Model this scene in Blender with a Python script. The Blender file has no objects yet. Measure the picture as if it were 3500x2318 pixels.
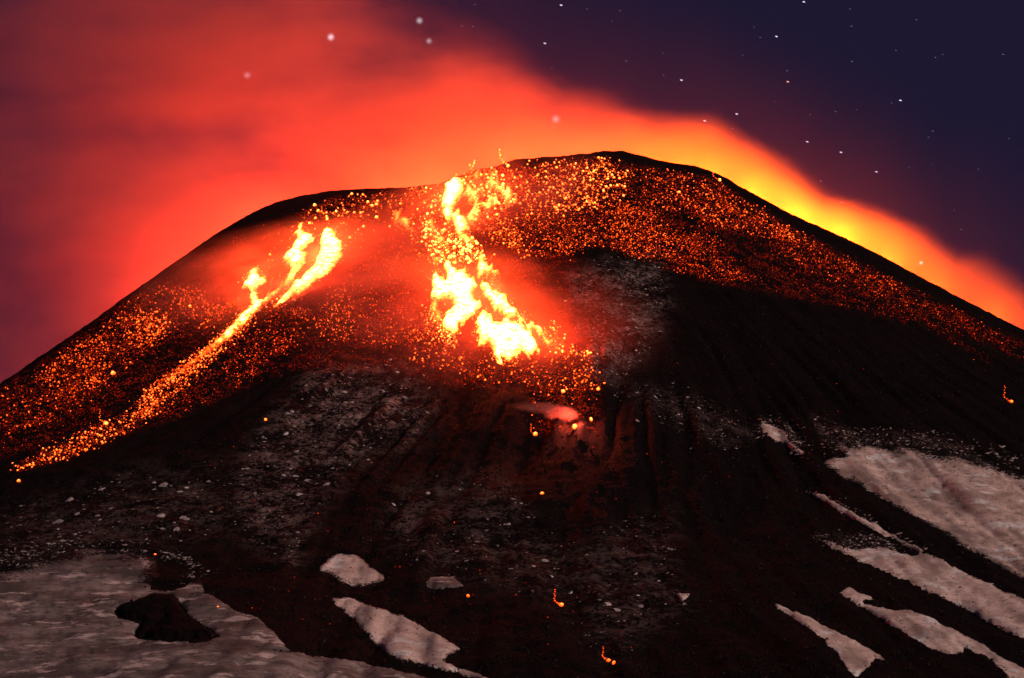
import bpy, bmesh, math, random
import numpy as np
from mathutils import Vector
from mathutils.geometry import delaunay_2d_cdt

random.seed(7)
rng = np.random.default_rng(11)
scene = bpy.context.scene
COL = scene.collection

# ------------------------------------------------------------------ camera
DIST, PITCH, LENS = 3000.0, math.radians(8.0), 114.0
cam_data = bpy.data.cameras.new("camera")
cam_data.lens = LENS
cam_data.sensor_width = 36.0
cam_data.clip_start = 1.0
cam_data.clip_end = 80000.0
cam = bpy.data.objects.new("camera", cam_data)
cam.location = (0.0, -DIST, 0.0)
cam.rotation_euler = (math.radians(90) + PITCH, 0, 0)
COL.objects.link(cam)
scene.camera = cam

# ------------------------------------------------------------------ night sky
world = bpy.data.worlds.new("World")
scene.world = world
world.use_nodes = True
wn, wl = world.node_tree.nodes, world.node_tree.links
wn.clear()
w_out = wn.new("ShaderNodeOutputWorld")
w_bg = wn.new("ShaderNodeBackground")
w_bg.inputs["Color"].default_value = (0.0125, 0.0092, 0.0290, 1)
w_bg.inputs["Strength"].default_value = 1.0
wl.new(w_bg.outputs[0], w_out.inputs[0])

# ------------------------------------------------------------------ moon
moon = bpy.data.lights.new("moon", "SUN")
moon.energy = 1.7
moon.angle = math.radians(0.6)
moon.color = (1.0, 0.70, 0.60)
moon_o = bpy.data.objects.new("moon", moon)
COL.objects.link(moon_o)
moon_dir = Vector((0.80, -0.62, 0.46)).normalized()      # towards the moon
moon_o.rotation_euler = moon_dir.to_track_quat("Z", "Y").to_euler()

# ------------------------------------------------------------------ exposure
scene.render.engine = "CYCLES"
scene.view_settings.view_transform = "Standard"
scene.view_settings.look = "None"
scene.view_settings.exposure = 0.0
scene.view_settings.gamma = 1.0
scene.cycles.use_denoising = True
scene.cycles.max_bounces = 4
scene.cycles.diffuse_bounces = 1
scene.cycles.volume_bounces = 0
scene.cycles.use_adaptive_sampling = True
scene.cycles.adaptive_threshold = 0.06
scene.cycles.sample_clamp_indirect = 4.0
scene.cycles.filter_width = 1.5
scene.cycles.volume_step_rate = 1.0
scene.cycles.volume_max_steps = 256

# ================================================================== helpers
def hashf(ix, iy, seed):
    h = (ix.astype(np.int64) * 374761393 + iy.astype(np.int64) * 668265263 + seed * 1442695041) & 0xFFFFFFFF
    h = ((h ^ (h >> 13)) * 1274126177) & 0xFFFFFFFF
    return ((h ^ (h >> 16)) & 0xFFFFFF) / float(0xFFFFFF)

def vnoise(x, y, seed=0):
    x = np.asarray(x, float); y = np.asarray(y, float)
    ix, iy = np.floor(x), np.floor(y)
    fx, fy = x - ix, y - iy
    fx = fx * fx * fx * (fx * (fx * 6 - 15) + 10); fy = fy * fy * fy * (fy * (fy * 6 - 15) + 10)
    a, b = hashf(ix, iy, seed), hashf(ix + 1, iy, seed)
    c, d = hashf(ix, iy + 1, seed), hashf(ix + 1, iy + 1, seed)
    return (a + (b - a) * fx) * (1 - fy) + (c + (d - c) * fx) * fy

def fbm(x, y, seed=0, octaves=4):
    s, a, t = 0.0, 0.5, 0.0
    for o in range(octaves):
        s = s + a * vnoise(x * 2 ** o, y * 2 ** o, seed + o * 17); t += a; a *= 0.5
    return s / t                                            # 0..1

def sstep(a, b, x):
    t = np.clip((x - a) / (b - a), 0, 1)
    return t * t * (3 - 2 * t)

W, H = 3500.0, 2318.0                                       # photograph, pixels
CP, SP = math.cos(PITCH), math.sin(PITCH)

def pix_dir(u, v):
    """direction of a sight line, scaled so that its y part is 1"""
    cx = (np.asarray(u, float) - W / 2) / W * 36.0 / LENS
    cy = -(np.asarray(v, float) - H / 2) / W * 36.0 / LENS
    dy = CP - cy * SP
    dz = SP + cy * CP
    return cx / dy, dz / dy                                 # x per y, z per y

def world_to_pix(x, y, z):
    y = y + DIST
    f = y * CP + z * SP
    up = -y * SP + z * CP
    return W / 2 + x / f * LENS / 36 * W, H / 2 - up / f * LENS / 36 * W

def P(x0, y0, s, pts):
    return [(x0 + a / s, y0 + b / s) for a, b in pts]
S23 = 2368.0 / 3500.0

# ================================================================== terrain
ridge_px = [(-900, 1560), (-500, 1235), (-200, 1022), (0, 888), (100, 820), (200, 752), (300, 680), (400, 610), (500, 541), (560, 506), (605, 482), (640, 468),
            (700, 452), (760, 442), (846, 437), (910, 434), (938, 434), (985, 429), (1017, 425), (1055, 410), (1092, 394), (1146, 386), (1189, 369),
            (1274, 363), (1353, 356), (1400, 350), (1440, 350), (1470, 356), (1530, 373), (1601, 383), (1640, 394), (1680, 412), (1729, 442), (1832, 497),
            (1936, 543), (2005, 575), (2095, 623), (2247, 703), (2368, 764), (2700, 930), (3200, 1190)]
ru = np.array([p[0] for p in ridge_px]) / S23
rv = np.array([p[1] for p in ridge_px]) / S23

gx = np.concatenate([-520 - np.geomspace(4, 1700, 55)[::-1], np.arange(-520, 520.1, 2.5), 520 + np.geomspace(4, 1700, 55)])
gy = np.concatenate([-1500 - np.geomspace(6, 700, 16)[::-1], np.arange(-1500, -400, 4.0), np.arange(-400, 60.1, 2.5), 60 + np.geomspace(4, 2100, 45)])
GX, GY = np.meshgrid(gx, gy)
R = np.hypot(GX, GY); TH = np.arctan2(GY, GX)
RIM = 150.0 + 18 * (fbm(np.cos(TH) * 1.5 + 5, np.sin(TH) * 1.5 + 5, 3) - 0.5)
d_out = np.maximum(R - RIM, 0.0)
Z = 590.0 - 1000.0 * (1 - np.exp(-d_out / 1515.0))
soft = 26.0
Z = Z - 6 * np.exp(-(d_out / soft)) * (R > RIM)
inside = R < RIM
Z = np.where(inside, 584.0 - 75.0 * (1 - (R / RIM) ** 4), Z)
# ribs and gullies running down the slope, bending to the right as they descend
bend = TH + 0.10 * sstep(300, 1000, R)
far = sstep(260, 700, R)
rib = np.abs(fbm(bend * 15, R * 0.0016, 5, 3) - 0.5) * 2
rib2 = np.abs(fbm(bend * 46, R * 0.004, 9, 3) - 0.5) * 2
shelf0 = sstep(-90, -240, GX) * sstep(-640, -820, GY)
far = far * (1 - 0.88 * shelf0)
Z = Z + (fbm(GX * 0.035, GY * 0.05, 55, 3) - 0.5) * 5.0 * shelf0
Z = Z + far * (12.0 * (rib - 0.45) + 7.0 * (rib2 - 0.45))
Z = Z + (fbm(GX * 0.006, GY * 0.006, 21, 2) - 0.5) * 10 * sstep(160, 420, R)
Z = Z + (fbm(GX * 0.05, GY * 0.05, 31, 4) - 0.5) * 1.6 + (fbm(bend * 90, R * 0.012, 33, 3) - 0.5) * 4.0 * far
# gentler snow shelf at the lower left
shelf = sstep(-150, -420, GX) * sstep(-760, -1020, GY)
Z = Z + shelf * 16 * np.sin(sstep(-820, -1180, GY) * math.pi)
# fit the skyline: raise or lower each column of the upper cone
fade_y = sstep(-520, -160, GY)
tx_t = (ru - W / 2) / W * 36 / LENS
for it in range(6):
    t_cols = np.linspace(-0.34, 0.34, 420)
    best = np.full(t_cols.shape, -9.0); bx = np.zeros_like(t_cols)
    rows = np.where((gy > -700) & (gy < 300))[0]
    for j in rows:
        yy = gy[j]
        xs = t_cols * (DIST + yy) * 1.0
        zz = np.interp(xs, gx, Z[j])
        e = zz / (DIST + yy)
        m = e > best
        best = np.where(m, e, best); bx = np.where(m, xs, bx)
    # target elevation for the same columns
    f_guess = CP + best * SP
    u_cols = W / 2 + t_cols / f_guess * LENS / 36 * W
    v_t = np.interp(u_cols, ru, rv)
    _, e_t = pix_dir(u_cols, v_t)
    dz = (e_t - best) * (DIST - 40)
    o = np.argsort(bx)
    dzx = np.interp(gx, bx[o], dz[o])
    k = np.ones(5) / 5
    Z = Z + (dzx[None, :] * fade_y) * (1.0 if it < 5 else 0.7)
# fine scree roughness, also on the skyline
Z = Z + (fbm(GX * 0.16, GY * 0.16, 41, 3) - 0.5) * 2.3 * sstep(60, 200, R)
edge = np.minimum.reduce([sstep(-2195, -1650, GY), sstep(2195, 1700, GY), sstep(-2195, -1800, GX), sstep(2195, 1800, GX)])
Z = np.where(R > 900, np.maximum(Z, -30), Z)
Z = Z * edge + (-48.0) * (1 - edge)

def height(x, y):
    x = np.asarray(x, float); y = np.asarray(y, float)
    i = np.clip(np.searchsorted(gx, x) - 1, 0, len(gx) - 2)
    j = np.clip(np.searchsorted(gy, y) - 1, 0, len(gy) - 2)
    fx = (x - gx[i]) / (gx[i + 1] - gx[i]); fy = (y - gy[j]) / (gy[j + 1] - gy[j])
    return (Z[j, i] * (1 - fx) + Z[j, i + 1] * fx) * (1 - fy) + (Z[j + 1, i] * (1 - fx) + Z[j + 1, i + 1] * fx) * fy

def ground(u, v):
    """where a sight line through photo pixel (u, v) first meets the mountain"""
    ax, az = pix_dir(u, v)
    ax = np.atleast_1d(ax); az = np.atleast_1d(az)
    d = np.full(ax.shape, 1100.0); step = 6.0
    hit = np.zeros(ax.shape, bool); dist = np.full(ax.shape, np.nan)
    for _ in range(int((3150 - 1100) / step)):
        h = height(ax * d, d - DIST)
        new = (~hit) & (az * d <= h)
        dist[new] = d[new]; hit |= new
        d = np.where(hit, d, d + step)
    lo, hi = dist - step, dist.copy()
    for _ in range(12):
        mid = (lo + hi) / 2
        below = az * mid <= height(ax * mid, mid - DIST)
        hi = np.where(below, mid, hi); lo = np.where(below, lo, mid)
    x, y = ax * hi, hi - DIST
    return x, y, height(x, y), hit

def normal(x, y, e=3.0):
    nx = -(height(x + e, y) - height(x - e, y)) / (2 * e)
    ny = -(height(x, y + e) - height(x, y - e)) / (2 * e)
    n = np.stack([nx, ny, np.ones_like(nx)], -1)
    return n / np.linalg.norm(n, axis=-1, keepdims=True)

def in_poly(u, v, poly):
    u = np.asarray(u, float); v = np.asarray(v, float)
    c = np.zeros(u.shape, bool)
    n = len(poly)
    for i in range(n):
        x1, y1 = poly[i]; x2, y2 = poly[(i + 1) % n]
        if y1 == y2: continue
        m = ((y1 > v) != (y2 > v)) & (u < (x2 - x1) * (v - y1) / (y2 - y1) + x1)
        c ^= m
    return c

def poly_dist(u, v, poly):
    d = np.full(np.shape(u), 1e9)
    n = len(poly)
    for i in range(n):
        ax_, ay_ = poly[i]; bx_, by_ = poly[(i + 1) % n]
        vx, vy = bx_ - ax_, by_ - ay_
        L = vx * vx + vy * vy + 1e-9
        t = np.clip(((u - ax_) * vx + (v - ay_) * vy) / L, 0, 1)
        d = np.minimum(d, np.hypot(u - ax_ - t * vx, v - ay_ - t * vy))
    return d

def roughen(poly, step, amp, seed, fingers=0.0):
    out = []
    n = len(poly)
    for i in range(n):
        a, b = poly[i], poly[(i + 1) % n]
        L = math.hypot(b[0] - a[0], b[1] - a[1])
        m = max(1, int(L / step))
        for k in range(m):
            t = k / m
            out.append((a[0] + (b[0] - a[0]) * t, a[1] + (b[1] - a[1]) * t))
    o = np.array(out)
    s = 1.0 / (step * 3.2)
    dx = (fbm(o[:, 0] * s, o[:, 1] * s, seed, 3) - 0.5) * 2 * amp + (vnoise(o[:, 0] / step * .9, o[:, 1] / step * .9, seed + 5) - .5) * amp
    dy = (fbm(o[:, 0] * s + 40, o[:, 1] * s + 9, seed + 3, 3) - 0.5) * 2 * amp + (vnoise(o[:, 0] / step * .9 + 7, o[:, 1] / step * .9, seed + 6) - .5) * amp
    if fingers:                                             # ragged toes: fingers that follow the fall line
        g = o - np.array([1790.0, 250.0]); rr_ = np.hypot(g[:, 0], g[:, 1]); th_ = np.arctan2(g[:, 0], g[:, 1])
        f_ = (fbm(th_ * 75, rr_ * 0.008, seed + 70, 3) - 0.5) * 2 * fingers
        dx = dx * 0.55 + g[:, 0] / rr_ * f_; dy = dy * 0.55 + g[:, 1] / rr_ * f_
    return [tuple(p) for p in (o + np.stack([dx, dy], 1))]

def mesh_obj(name, verts, faces, mat=None, smooth=True, parent=None):
    me = bpy.data.meshes.new(name)
    if isinstance(faces, np.ndarray):
        nv, nf, k = len(verts), len(faces), faces.shape[1]
        me.vertices.add(nv); me.loops.add(nf * k); me.polygons.add(nf)
        me.vertices.foreach_set("co", np.asarray(verts, np.float32).ravel())
        me.loops.foreach_set("vertex_index", faces.astype(np.int32).ravel())
        me.polygons.foreach_set("loop_start", np.arange(0, nf * k, k, dtype=np.int32))
        me.polygons.foreach_set("loop_total", np.full(nf, k, np.int32))
        me.update(calc_edges=True)
    else:
        me.from_pydata([tuple(map(float, p)) for p in verts], [], faces); me.update()
    me.polygons.foreach_set("use_smooth", np.full(len(me.polygons), smooth))
    if mat: me.materials.append(mat)
    o = bpy.data.objects.new(name, me)
    COL.objects.link(o)
    if parent: o.parent = parent
    return o

def attr(o, name, vals):
    a = o.data.attributes.new(name, "FLOAT", "POINT")
    a.data.foreach_set("value", np.asarray(vals, np.float32))

def tag(o, label=None, cat=None, group=None, kind=None):
    if label: o["label"] = label
    if cat: o["category"] = cat
    if group: o["group"] = group
    if kind: o["kind"] = kind
    return o

# ================================================================== materials
class NT:
    def __init__(self, name):
        self.m = bpy.data.materials.new(name); self.m.use_nodes = True
        self.t = self.m.node_tree; self.t.nodes.clear()
        self.out = self.t.nodes.new("ShaderNodeOutputMaterial")
    def n(self, kind, **kw):
        nd = self.t.nodes.new("ShaderNode" + kind)
        for k, v in kw.items(): setattr(nd, k, v)
        return nd
    def l(self, a, b): self.t.links.new(a, b)
    def put(self, sock, v):
        if hasattr(v, "links") or isinstance(v, bpy.types.NodeSocket): self.l(v, sock)
        else: sock.default_value = v
    def math(self, op, a, b=None, c=None, clamp=False):
        nd = self.n("Math", operation=op, use_clamp=clamp)
        self.put(nd.inputs[0], a)
        if b is not None: self.put(nd.inputs[1], b)
        if c is not None: self.put(nd.inputs[2], c)
        return nd.outputs[0]
    def rng(self, v, a, b, c=0.0, d=1.0, mode="SMOOTHSTEP"):
        nd = self.n("MapRange", interpolation_type=mode)
        for i, x in enumerate((v, a, b, c, d)): self.put(nd.inputs[i], x)
        return nd.outputs[0]
    def noise(self, vec, scale, detail=4.0, rough=0.55, col=False):
        nd = self.n("TexNoise"); self.l(vec, nd.inputs["Vector"])
        nd.inputs["Scale"].default_value = scale; nd.inputs["Detail"].default_value = detail; nd.inputs["Roughness"].default_value = rough
        return nd.outputs["Color" if col else "Fac"]
    def mix(self, f, a, b):
        nd = self.n("Mix", data_type="RGBA"); self.put(nd.inputs[0], f); self.put(nd.inputs[6], a); self.put(nd.inputs[7], b)
        return nd.outputs[2]
    def pos(self): return self.n("NewGeometry").outputs["Position"]
    def attr(self, name):
        return self.n("Attribute", attribute_name=name).outputs["Fac"]
    def glow(self, k, gain=1.0):
        """incandescent rock: red when cool, yellow, then white as k rises"""
        kk = self.math("MAXIMUM", k, 0.0)
        g = self.math("MULTIPLY", self.math("POWER", kk, 1.6), 0.052)
        b = self.math("MULTIPLY", self.math("POWER", kk, 2.0), 0.0034)
        c = self.n("CombineColor"); self.l(kk, c.inputs[0]); self.l(g, c.inputs[1]); self.l(b, c.inputs[2])
        e = self.n("Emission"); self.l(c.outputs[0], e.inputs[0]); e.inputs[1].default_value = gain
        return e.outputs[0]

def mat_ash():
    t = NT("volcanic_ash")
    p = t.pos()
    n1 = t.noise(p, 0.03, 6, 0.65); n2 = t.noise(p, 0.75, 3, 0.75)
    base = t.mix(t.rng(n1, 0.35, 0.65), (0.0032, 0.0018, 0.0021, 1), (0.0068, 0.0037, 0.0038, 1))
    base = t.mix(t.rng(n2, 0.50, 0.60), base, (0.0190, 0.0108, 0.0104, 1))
    # thin ash-dusted snow, where the cover is patchy
    dust = t.attr("dust")
    n3 = t.noise(p, 0.30, 4, 0.65); n4 = t.noise(p, 0.07, 4, 0.6); n5 = t.noise(p, 0.022, 3, 0.55)
    nn = t.math("ADD", t.math("MULTIPLY", n3, 0.42), t.math("ADD", t.math("MULTIPLY", n4, 0.36), t.math("MULTIPLY", n5, 0.22)))
    film = t.math("MULTIPLY", t.rng(nn, 0.46, 0.60), t.rng(dust, 0.05, 1.0))
    base = t.mix(film, base, (0.23, 0.157, 0.144, 1))
    lim = t.math("SUBTRACT", 0.69, t.math("MULTIPLY", dust, 0.13))
    cover = t.math("MULTIPLY", t.rng(t.math("SUBTRACT", nn, lim), -0.02, 0.07), t.rng(dust, 0.02, 0.4))
    base = t.mix(t.math("MULTIPLY", cover, 0.75), base, (0.36, 0.28, 0.265, 1))
    b = t.n("Bump"); b.inputs["Strength"].default_value = 0.9; b.inputs["Distance"].default_value = 1.3
    t.l(t.noise(p, 0.30, 7, 0.75), b.inputs["Height"])
    bs = t.n("BsdfPrincipled"); t.l(base, bs.inputs["Base Color"]); bs.inputs["Roughness"].default_value = 0.95
    bs.inputs["Specular IOR Level"].default_value = 0.06
    t.l(b.outputs[0], bs.inputs["Normal"])
    # emissive grit between the glowing blocks, also painting their red glow onto the ground
    hot = t.attr("hot")
    v = t.n("TexVoronoi"); t.l(p, v.inputs["Vector"]); v.inputs["Scale"].default_value = 0.55
    spk = t.rng(v.outputs["Distance"], 0.42, 0.05)
    pick = t.rng(t.noise(p, 0.07, 5, 0.7), 0.42, 0.62)
    k = t.math("MULTIPLY", t.math("MULTIPLY", spk, pick), t.math("MULTIPLY", hot, 1.25))
    add = t.n("AddShader"); t.l(bs.outputs[0], add.inputs[0]); t.l(t.glow(k), add.inputs[1])
    t.l(add.outputs[0], t.out.inputs[0])
    t.m.cycles.emission_sampling = "NONE"
    return t.m

def mat_snow(name, clean, dirty, spots=0.5, streak=(1, 1, 1), tuft=1.5):
    t = NT(name)
    p = t.pos()
    mp = t.n("Mapping"); mp.inputs["Scale"].default_value = streak; t.l(p, mp.inputs[0]); q = mp.outputs[0]
    c = t.mix(t.rng(t.noise(q, 0.030, 5, 0.65), 0.36, 0.64), dirty, clean)
    c = t.mix(t.math("MULTIPLY", t.rng(t.noise(q, 0.16, 5, 0.75), 0.48, 0.60), 0.75), c, tuple(x * 0.8 for x in dirty[:3]) + (1,))
    c = t.mix(t.math("MULTIPLY", t.rng(t.noise(q, 0.9, 3, 0.7), 0.45, 0.7), 0.3), c, tuple(x * 0.5 for x in dirty[:3]) + (1,))
    bright = t.rng(t.noise(q, 0.075, 5, 0.65), 0.55, 0.64)
    c = t.mix(t.math("MULTIPLY", bright, 0.8), c, tuple(min(.92, x * tuft) for x in clean[:3]) + (1,))
    sp = t.rng(t.noise(p, 0.24, 5, 0.7), 0.60, 0.645)
    c = t.mix(t.math("MULTIPLY", sp, spots), c, (0.02, 0.013, 0.013, 1))
    c = t.mix(t.math("MULTIPLY", t.attr("ashy"), 0.7), c, tuple(x * 0.45 for x in dirty[:3]) + (1,))
    em = t.attr("edge")
    brk = t.math("ADD", t.math("MULTIPLY", t.noise(p, 0.5, 4, 0.7), 0.55), t.math("MULTIPLY", t.noise(q, 0.08, 4, 0.6), 0.45))
    e2 = t.rng(t.math("ADD", em, t.math("MULTIPLY", t.math("SUBTRACT", brk, 0.5), 2.6)), 0.18, 0.46)
    c = t.mix(e2, (0.0048, 0.0025, 0.0027, 1), c)
    b = t.n("Bump"); b.inputs["Strength"].default_value = 0.9; b.inputs["Distance"].default_value = 1.0
    t.l(t.noise(q, 0.30, 7, 0.7), b.inputs["Height"])
    bs = t.n("BsdfPrincipled"); t.l(c, bs.inputs["Base Color"]); bs.inputs["Roughness"].default_value = 0.8
    bs.inputs["Specular IOR Level"].default_value = 0.15
    t.l(b.outputs[0], bs.inputs["Normal"])
    t.l(bs.outputs[0], t.out.inputs[0])
    return t.m

def mat_lava():
    t = NT("molten_lava")
    p = t.pos()
    k = t.attr("temperature_k")
    n = t.noise(p, 0.22, 5, 0.65)
    k = t.math("MULTIPLY", k, t.rng(n, 0.34, 0.60, 0.35, 1.25))
    t.l(t.glow(k), t.out.inputs[0])
    return t.m

def mat_ember(obj_heat):
    t = NT("glowing_block" if obj_heat else "glowing_debris")
    if obj_heat:
        s = t.n("SeparateColor"); t.l(t.n("ObjectInfo").outputs["Color"], s.inputs[0])
        k = t.math("MULTIPLY", t.math("MULTIPLY", s.outputs[0], 22.0), t.attr("core"))
    else:
        k = t.attr("temperature_k")
    t.l(t.glow(k), t.out.inputs[0])
    return t.m

M_ASH = mat_ash()
M_SNOW = mat_snow("ash_dusted_snow", (0.88, 0.67, 0.60, 1), (0.52, 0.375, 0.33, 1), 0.8, (0.7, 0.7, 1.3))
M_SNOWB = mat_snow("clean_pink_snow", (0.92, 0.72, 0.65, 1), (0.68, 0.50, 0.44, 1), 0.7, (0.7, 0.7, 1.3))
M_SNOWG = mat_snow("grey_old_snow", (0.37, 0.29, 0.272, 1), (0.125, 0.093, 0.088, 1), 0.45, (0.5, 0.8, 1.6), 2.2)
M_SCRAP = mat_snow("bright_snow", (0.72, 0.62, 0.60, 1), (0.30, 0.24, 0.23, 1), 0.3)
M_LAVA = mat_lava()
M_EMBER = mat_ember(True)
M_DEBRIS = mat_ember(False)

# ================================================================== regions
TZ = lambda pts: P(1250, 480, 3.157, pts)
MZ = lambda pts: P(1400, 850, 3.383, pts)
NZ = lambda pts: P(700, 600, 3.136, pts)
KZ = lambda pts: P(0, 800, 1.96, pts)
RZ = lambda pts: P(2300, 1400, 1.708, pts)
LZ = lambda pts: P(0, 1518, 1.96, pts)
CZ = lambda pts: P(1200, 1300, 1.54, pts)
AZ = lambda pts: P(0, 0, S23, pts)

# polygon, number, size range (photo px, diameter), heat range, clump strength, field name
fields = [
    ("crown", AZ([(1180, 392), (1260, 378), (1400, 366), (1452, 400), (1440, 450), (1390, 482), (1250, 500), (1185, 475)]), 900, (4, 15), (1.2, 9), .35),
    ("crown", AZ([(1110, 480), (1300, 495), (1440, 470), (1520, 500), (1575, 560), (1560, 600), (1500, 602), (1440, 585), (1380, 565), (1300, 595), (1210, 592), (1130, 560)]), 1900, (3, 9), (.7, 4.0), .5),
    ("ridge", AZ([(1430, 380), (1520, 392), (1640, 412), (1720, 462), (1800, 512), (1900, 570), (1830, 560), (1760, 545), (1680, 530), (1600, 505), (1500, 470), (1440, 440)]), 1000, (3, 10), (.6, 4.5), .7),
    ("ridge", AZ([(1450, 450), (1520, 480), (1600, 520), (1680, 570), (1640, 600), (1560, 560), (1500, 510), (1440, 480)]), 420, (3, 7), (.5, 3.0), .8),
    ("ridge", AZ([(1780, 520), (1900, 572), (2005, 620), (2150, 690), (2368, 795), (2368, 830), (2200, 760), (2080, 700), (1960, 670), (1880, 630), (1800, 580)]), 620, (3, 8), (.5, 3.0), .9),
    ("ridge", AZ([(1530, 590), (1660, 590), (1740, 650), (1700, 660), (1620, 640), (1540, 620)]), 260, (3, 8), (.5, 3.0), .8),
    ("ridge", AZ([(2060, 690), (2130, 735), (2290, 835), (2240, 810), (2120, 740)]), 26, (3, 7), (.5, 2.0), .3),
    ("brow", AZ([(880, 448), (1015, 430), (1060, 500), (1030, 600), (1005, 625), (960, 570), (905, 520)]), 330, (4, 15), (1.0, 10), .4),
    ("neck", TZ([(620, 850), (720, 900), (930, 1000), (1180, 1100), (1330, 1320), (1150, 1330), (850, 1320), (700, 1310), (620, 1000)]), 560, (6, 18), (3.0, 15), .2),
    ("eye", TZ([(880, 380), (1150, 320), (1400, 320), (1600, 480), (1600, 700), (1500, 740), (1200, 860), (1100, 940), (1250, 600), (860, 500)]), 330, (7, 20), (3.0, 15), .2),
    ("brow_left", TZ([(470, 500), (850, 480), (830, 780), (700, 850), (560, 700)]), 110, (5, 17), (1.5, 12), .3),
    ("spill", TZ([(1200, 740), (1500, 760), (1760, 1250), (1650, 1260), (1400, 1050), (1180, 1000)]), 260, (4, 14), (.9, 7), .4),
    ("shoulder", AZ([(690, 495), (780, 455), (890, 445), (865, 540), (810, 600), (785, 540), (720, 500)]), 150, (5, 18), (1.6, 12), .3),
    ("shoulder", AZ([(560, 640), (700, 510), (730, 520), (700, 600), (640, 700), (590, 690)]), 70, (6, 16), (2.5, 12), .2),
    ("flank", KZ([(0, 1060), (200, 1000), (400, 820), (700, 640), (900, 430), (1100, 350), (1450, 350), (1500, 420), (1300, 560), (1150, 660), (1050, 740), (880, 860), (650, 1080), (400, 1230), (200, 1310), (0, 1390)]), 1500, (3, 10), (.5, 4.0), .85),
    ("flank", KZ([(850, 560), (1080, 520), (1150, 650), (1000, 780), (850, 720)]), 160, (4, 14), (1.0, 6), .4),
    ("streak", KZ([(1690, 470), (1740, 540), (1500, 800), (1300, 960), (1120, 1130), (900, 1290), (600, 1440), (300, 1540), (80, 1590), (240, 1490), (560, 1320), (680, 1260), (880, 1190), (1000, 1030), (1250, 860), (1500, 660)]), 1100, (3, 11), (.9, 7.0), .6),
    ("streak", KZ([(1360, 520), (1600, 400), (1640, 430), (1480, 560), (1400, 640), (1340, 650)]), 120, (4, 10), (.8, 5), .4),
    ("streak", KZ([(1800, 480), (2060, 500), (2020, 680), (1930, 800), (1780, 820), (1730, 930), (1600, 1030), (1510, 980), (1500, 860), (1650, 740), (1760, 620)]), 520, (3, 8), (.5, 3.0), .85),
    ("streak", KZ([(900, 1180), (1500, 900), (1400, 1140), (1100, 1230)]), 110, (3, 7), (.5, 2.2), .6),
    ("middle", AZ([(800, 545), (900, 520), (985, 580), (1010, 700), (1000, 790), (880, 800), (760, 780), (700, 740), (800, 640)]), 1200, (2.5, 8), (.9, 4.5), .75),
    ("middle", AZ([(1110, 600), (1180, 590), (1260, 700), (1330, 780), (1280, 770), (1180, 680)]), 240, (3, 7), (.5, 2.6), .6),
    ("toe", AZ([(960, 720), (1010, 730), (1030, 800), (1150, 850), (1250, 830), (1360, 830), (1390, 900), (1300, 910), (1150, 890), (960, 840), (930, 780)]), 420, (4, 11), (.8, 6), .6),
    ("toe", MZ([(230, 640), (330, 700), (420, 1000), (560, 950), (540, 1110), (440, 1140), (330, 1010), (240, 860)]), 210, (6, 13), (3, 12), .2),
    ("toe", MZ([(760, 900), (830, 1000), (980, 1080), (1000, 1280), (1200, 1330), (1160, 1290), (860, 1100), (770, 1110)]), 60, (6, 13), (3, 10), .2),
    ("toe", MZ([(1480, 930), (1700, 860), (1790, 1100), (2110, 1230), (2100, 1270), (1900, 1230), (1700, 1250), (1560, 1080)]), 170, (5, 14), (1.8, 10), .3),
]
fields.append(("toe", AZ([(1225, 900), (1300, 880), (1390, 880), (1380, 1000), (1330, 1000), (1240, 1000)]), 60, (3, 9), (.6, 4), .7))
fields.append(("middle", AZ([(620, 520), (760, 470), (900, 450), (1180, 480), (1330, 600), (1350, 800), (1300, 920), (1100, 900), (900, 860), (640, 860), (420, 960), (260, 1010), (420, 760), (520, 640)]), 1500, (2.2, 6), (.35, 1.6), .55))
fields.append(("ridge", AZ([(1480, 400), (1700, 450), (2000, 620), (2330, 800), (2000, 720), (1800, 680), (1620, 640), (1500, 560)]), 700, (2.2, 6), (.35, 1.6), .8))
fields.append(("flank", AZ([(0, 900), (300, 690), (520, 560), (640, 530), (520, 720), (330, 900), (160, 1010), (0, 1060)]), 700, (2.2, 6), (.35, 1.6), .7))
fields.append(("lower", AZ([(380, 1000), (1000, 880), (1500, 1000), (1560, 1300), (1500, 1540), (800, 1500), (480, 1400), (300, 1150)]), 85, (3, 6), (.4, 1.3), .0))
fields.append(("lower", AZ([(1500, 700), (2200, 900), (2360, 1380), (1900, 1300), (1500, 1250)]), 26, (3, 6), (.4, 1.2), .0))

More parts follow.
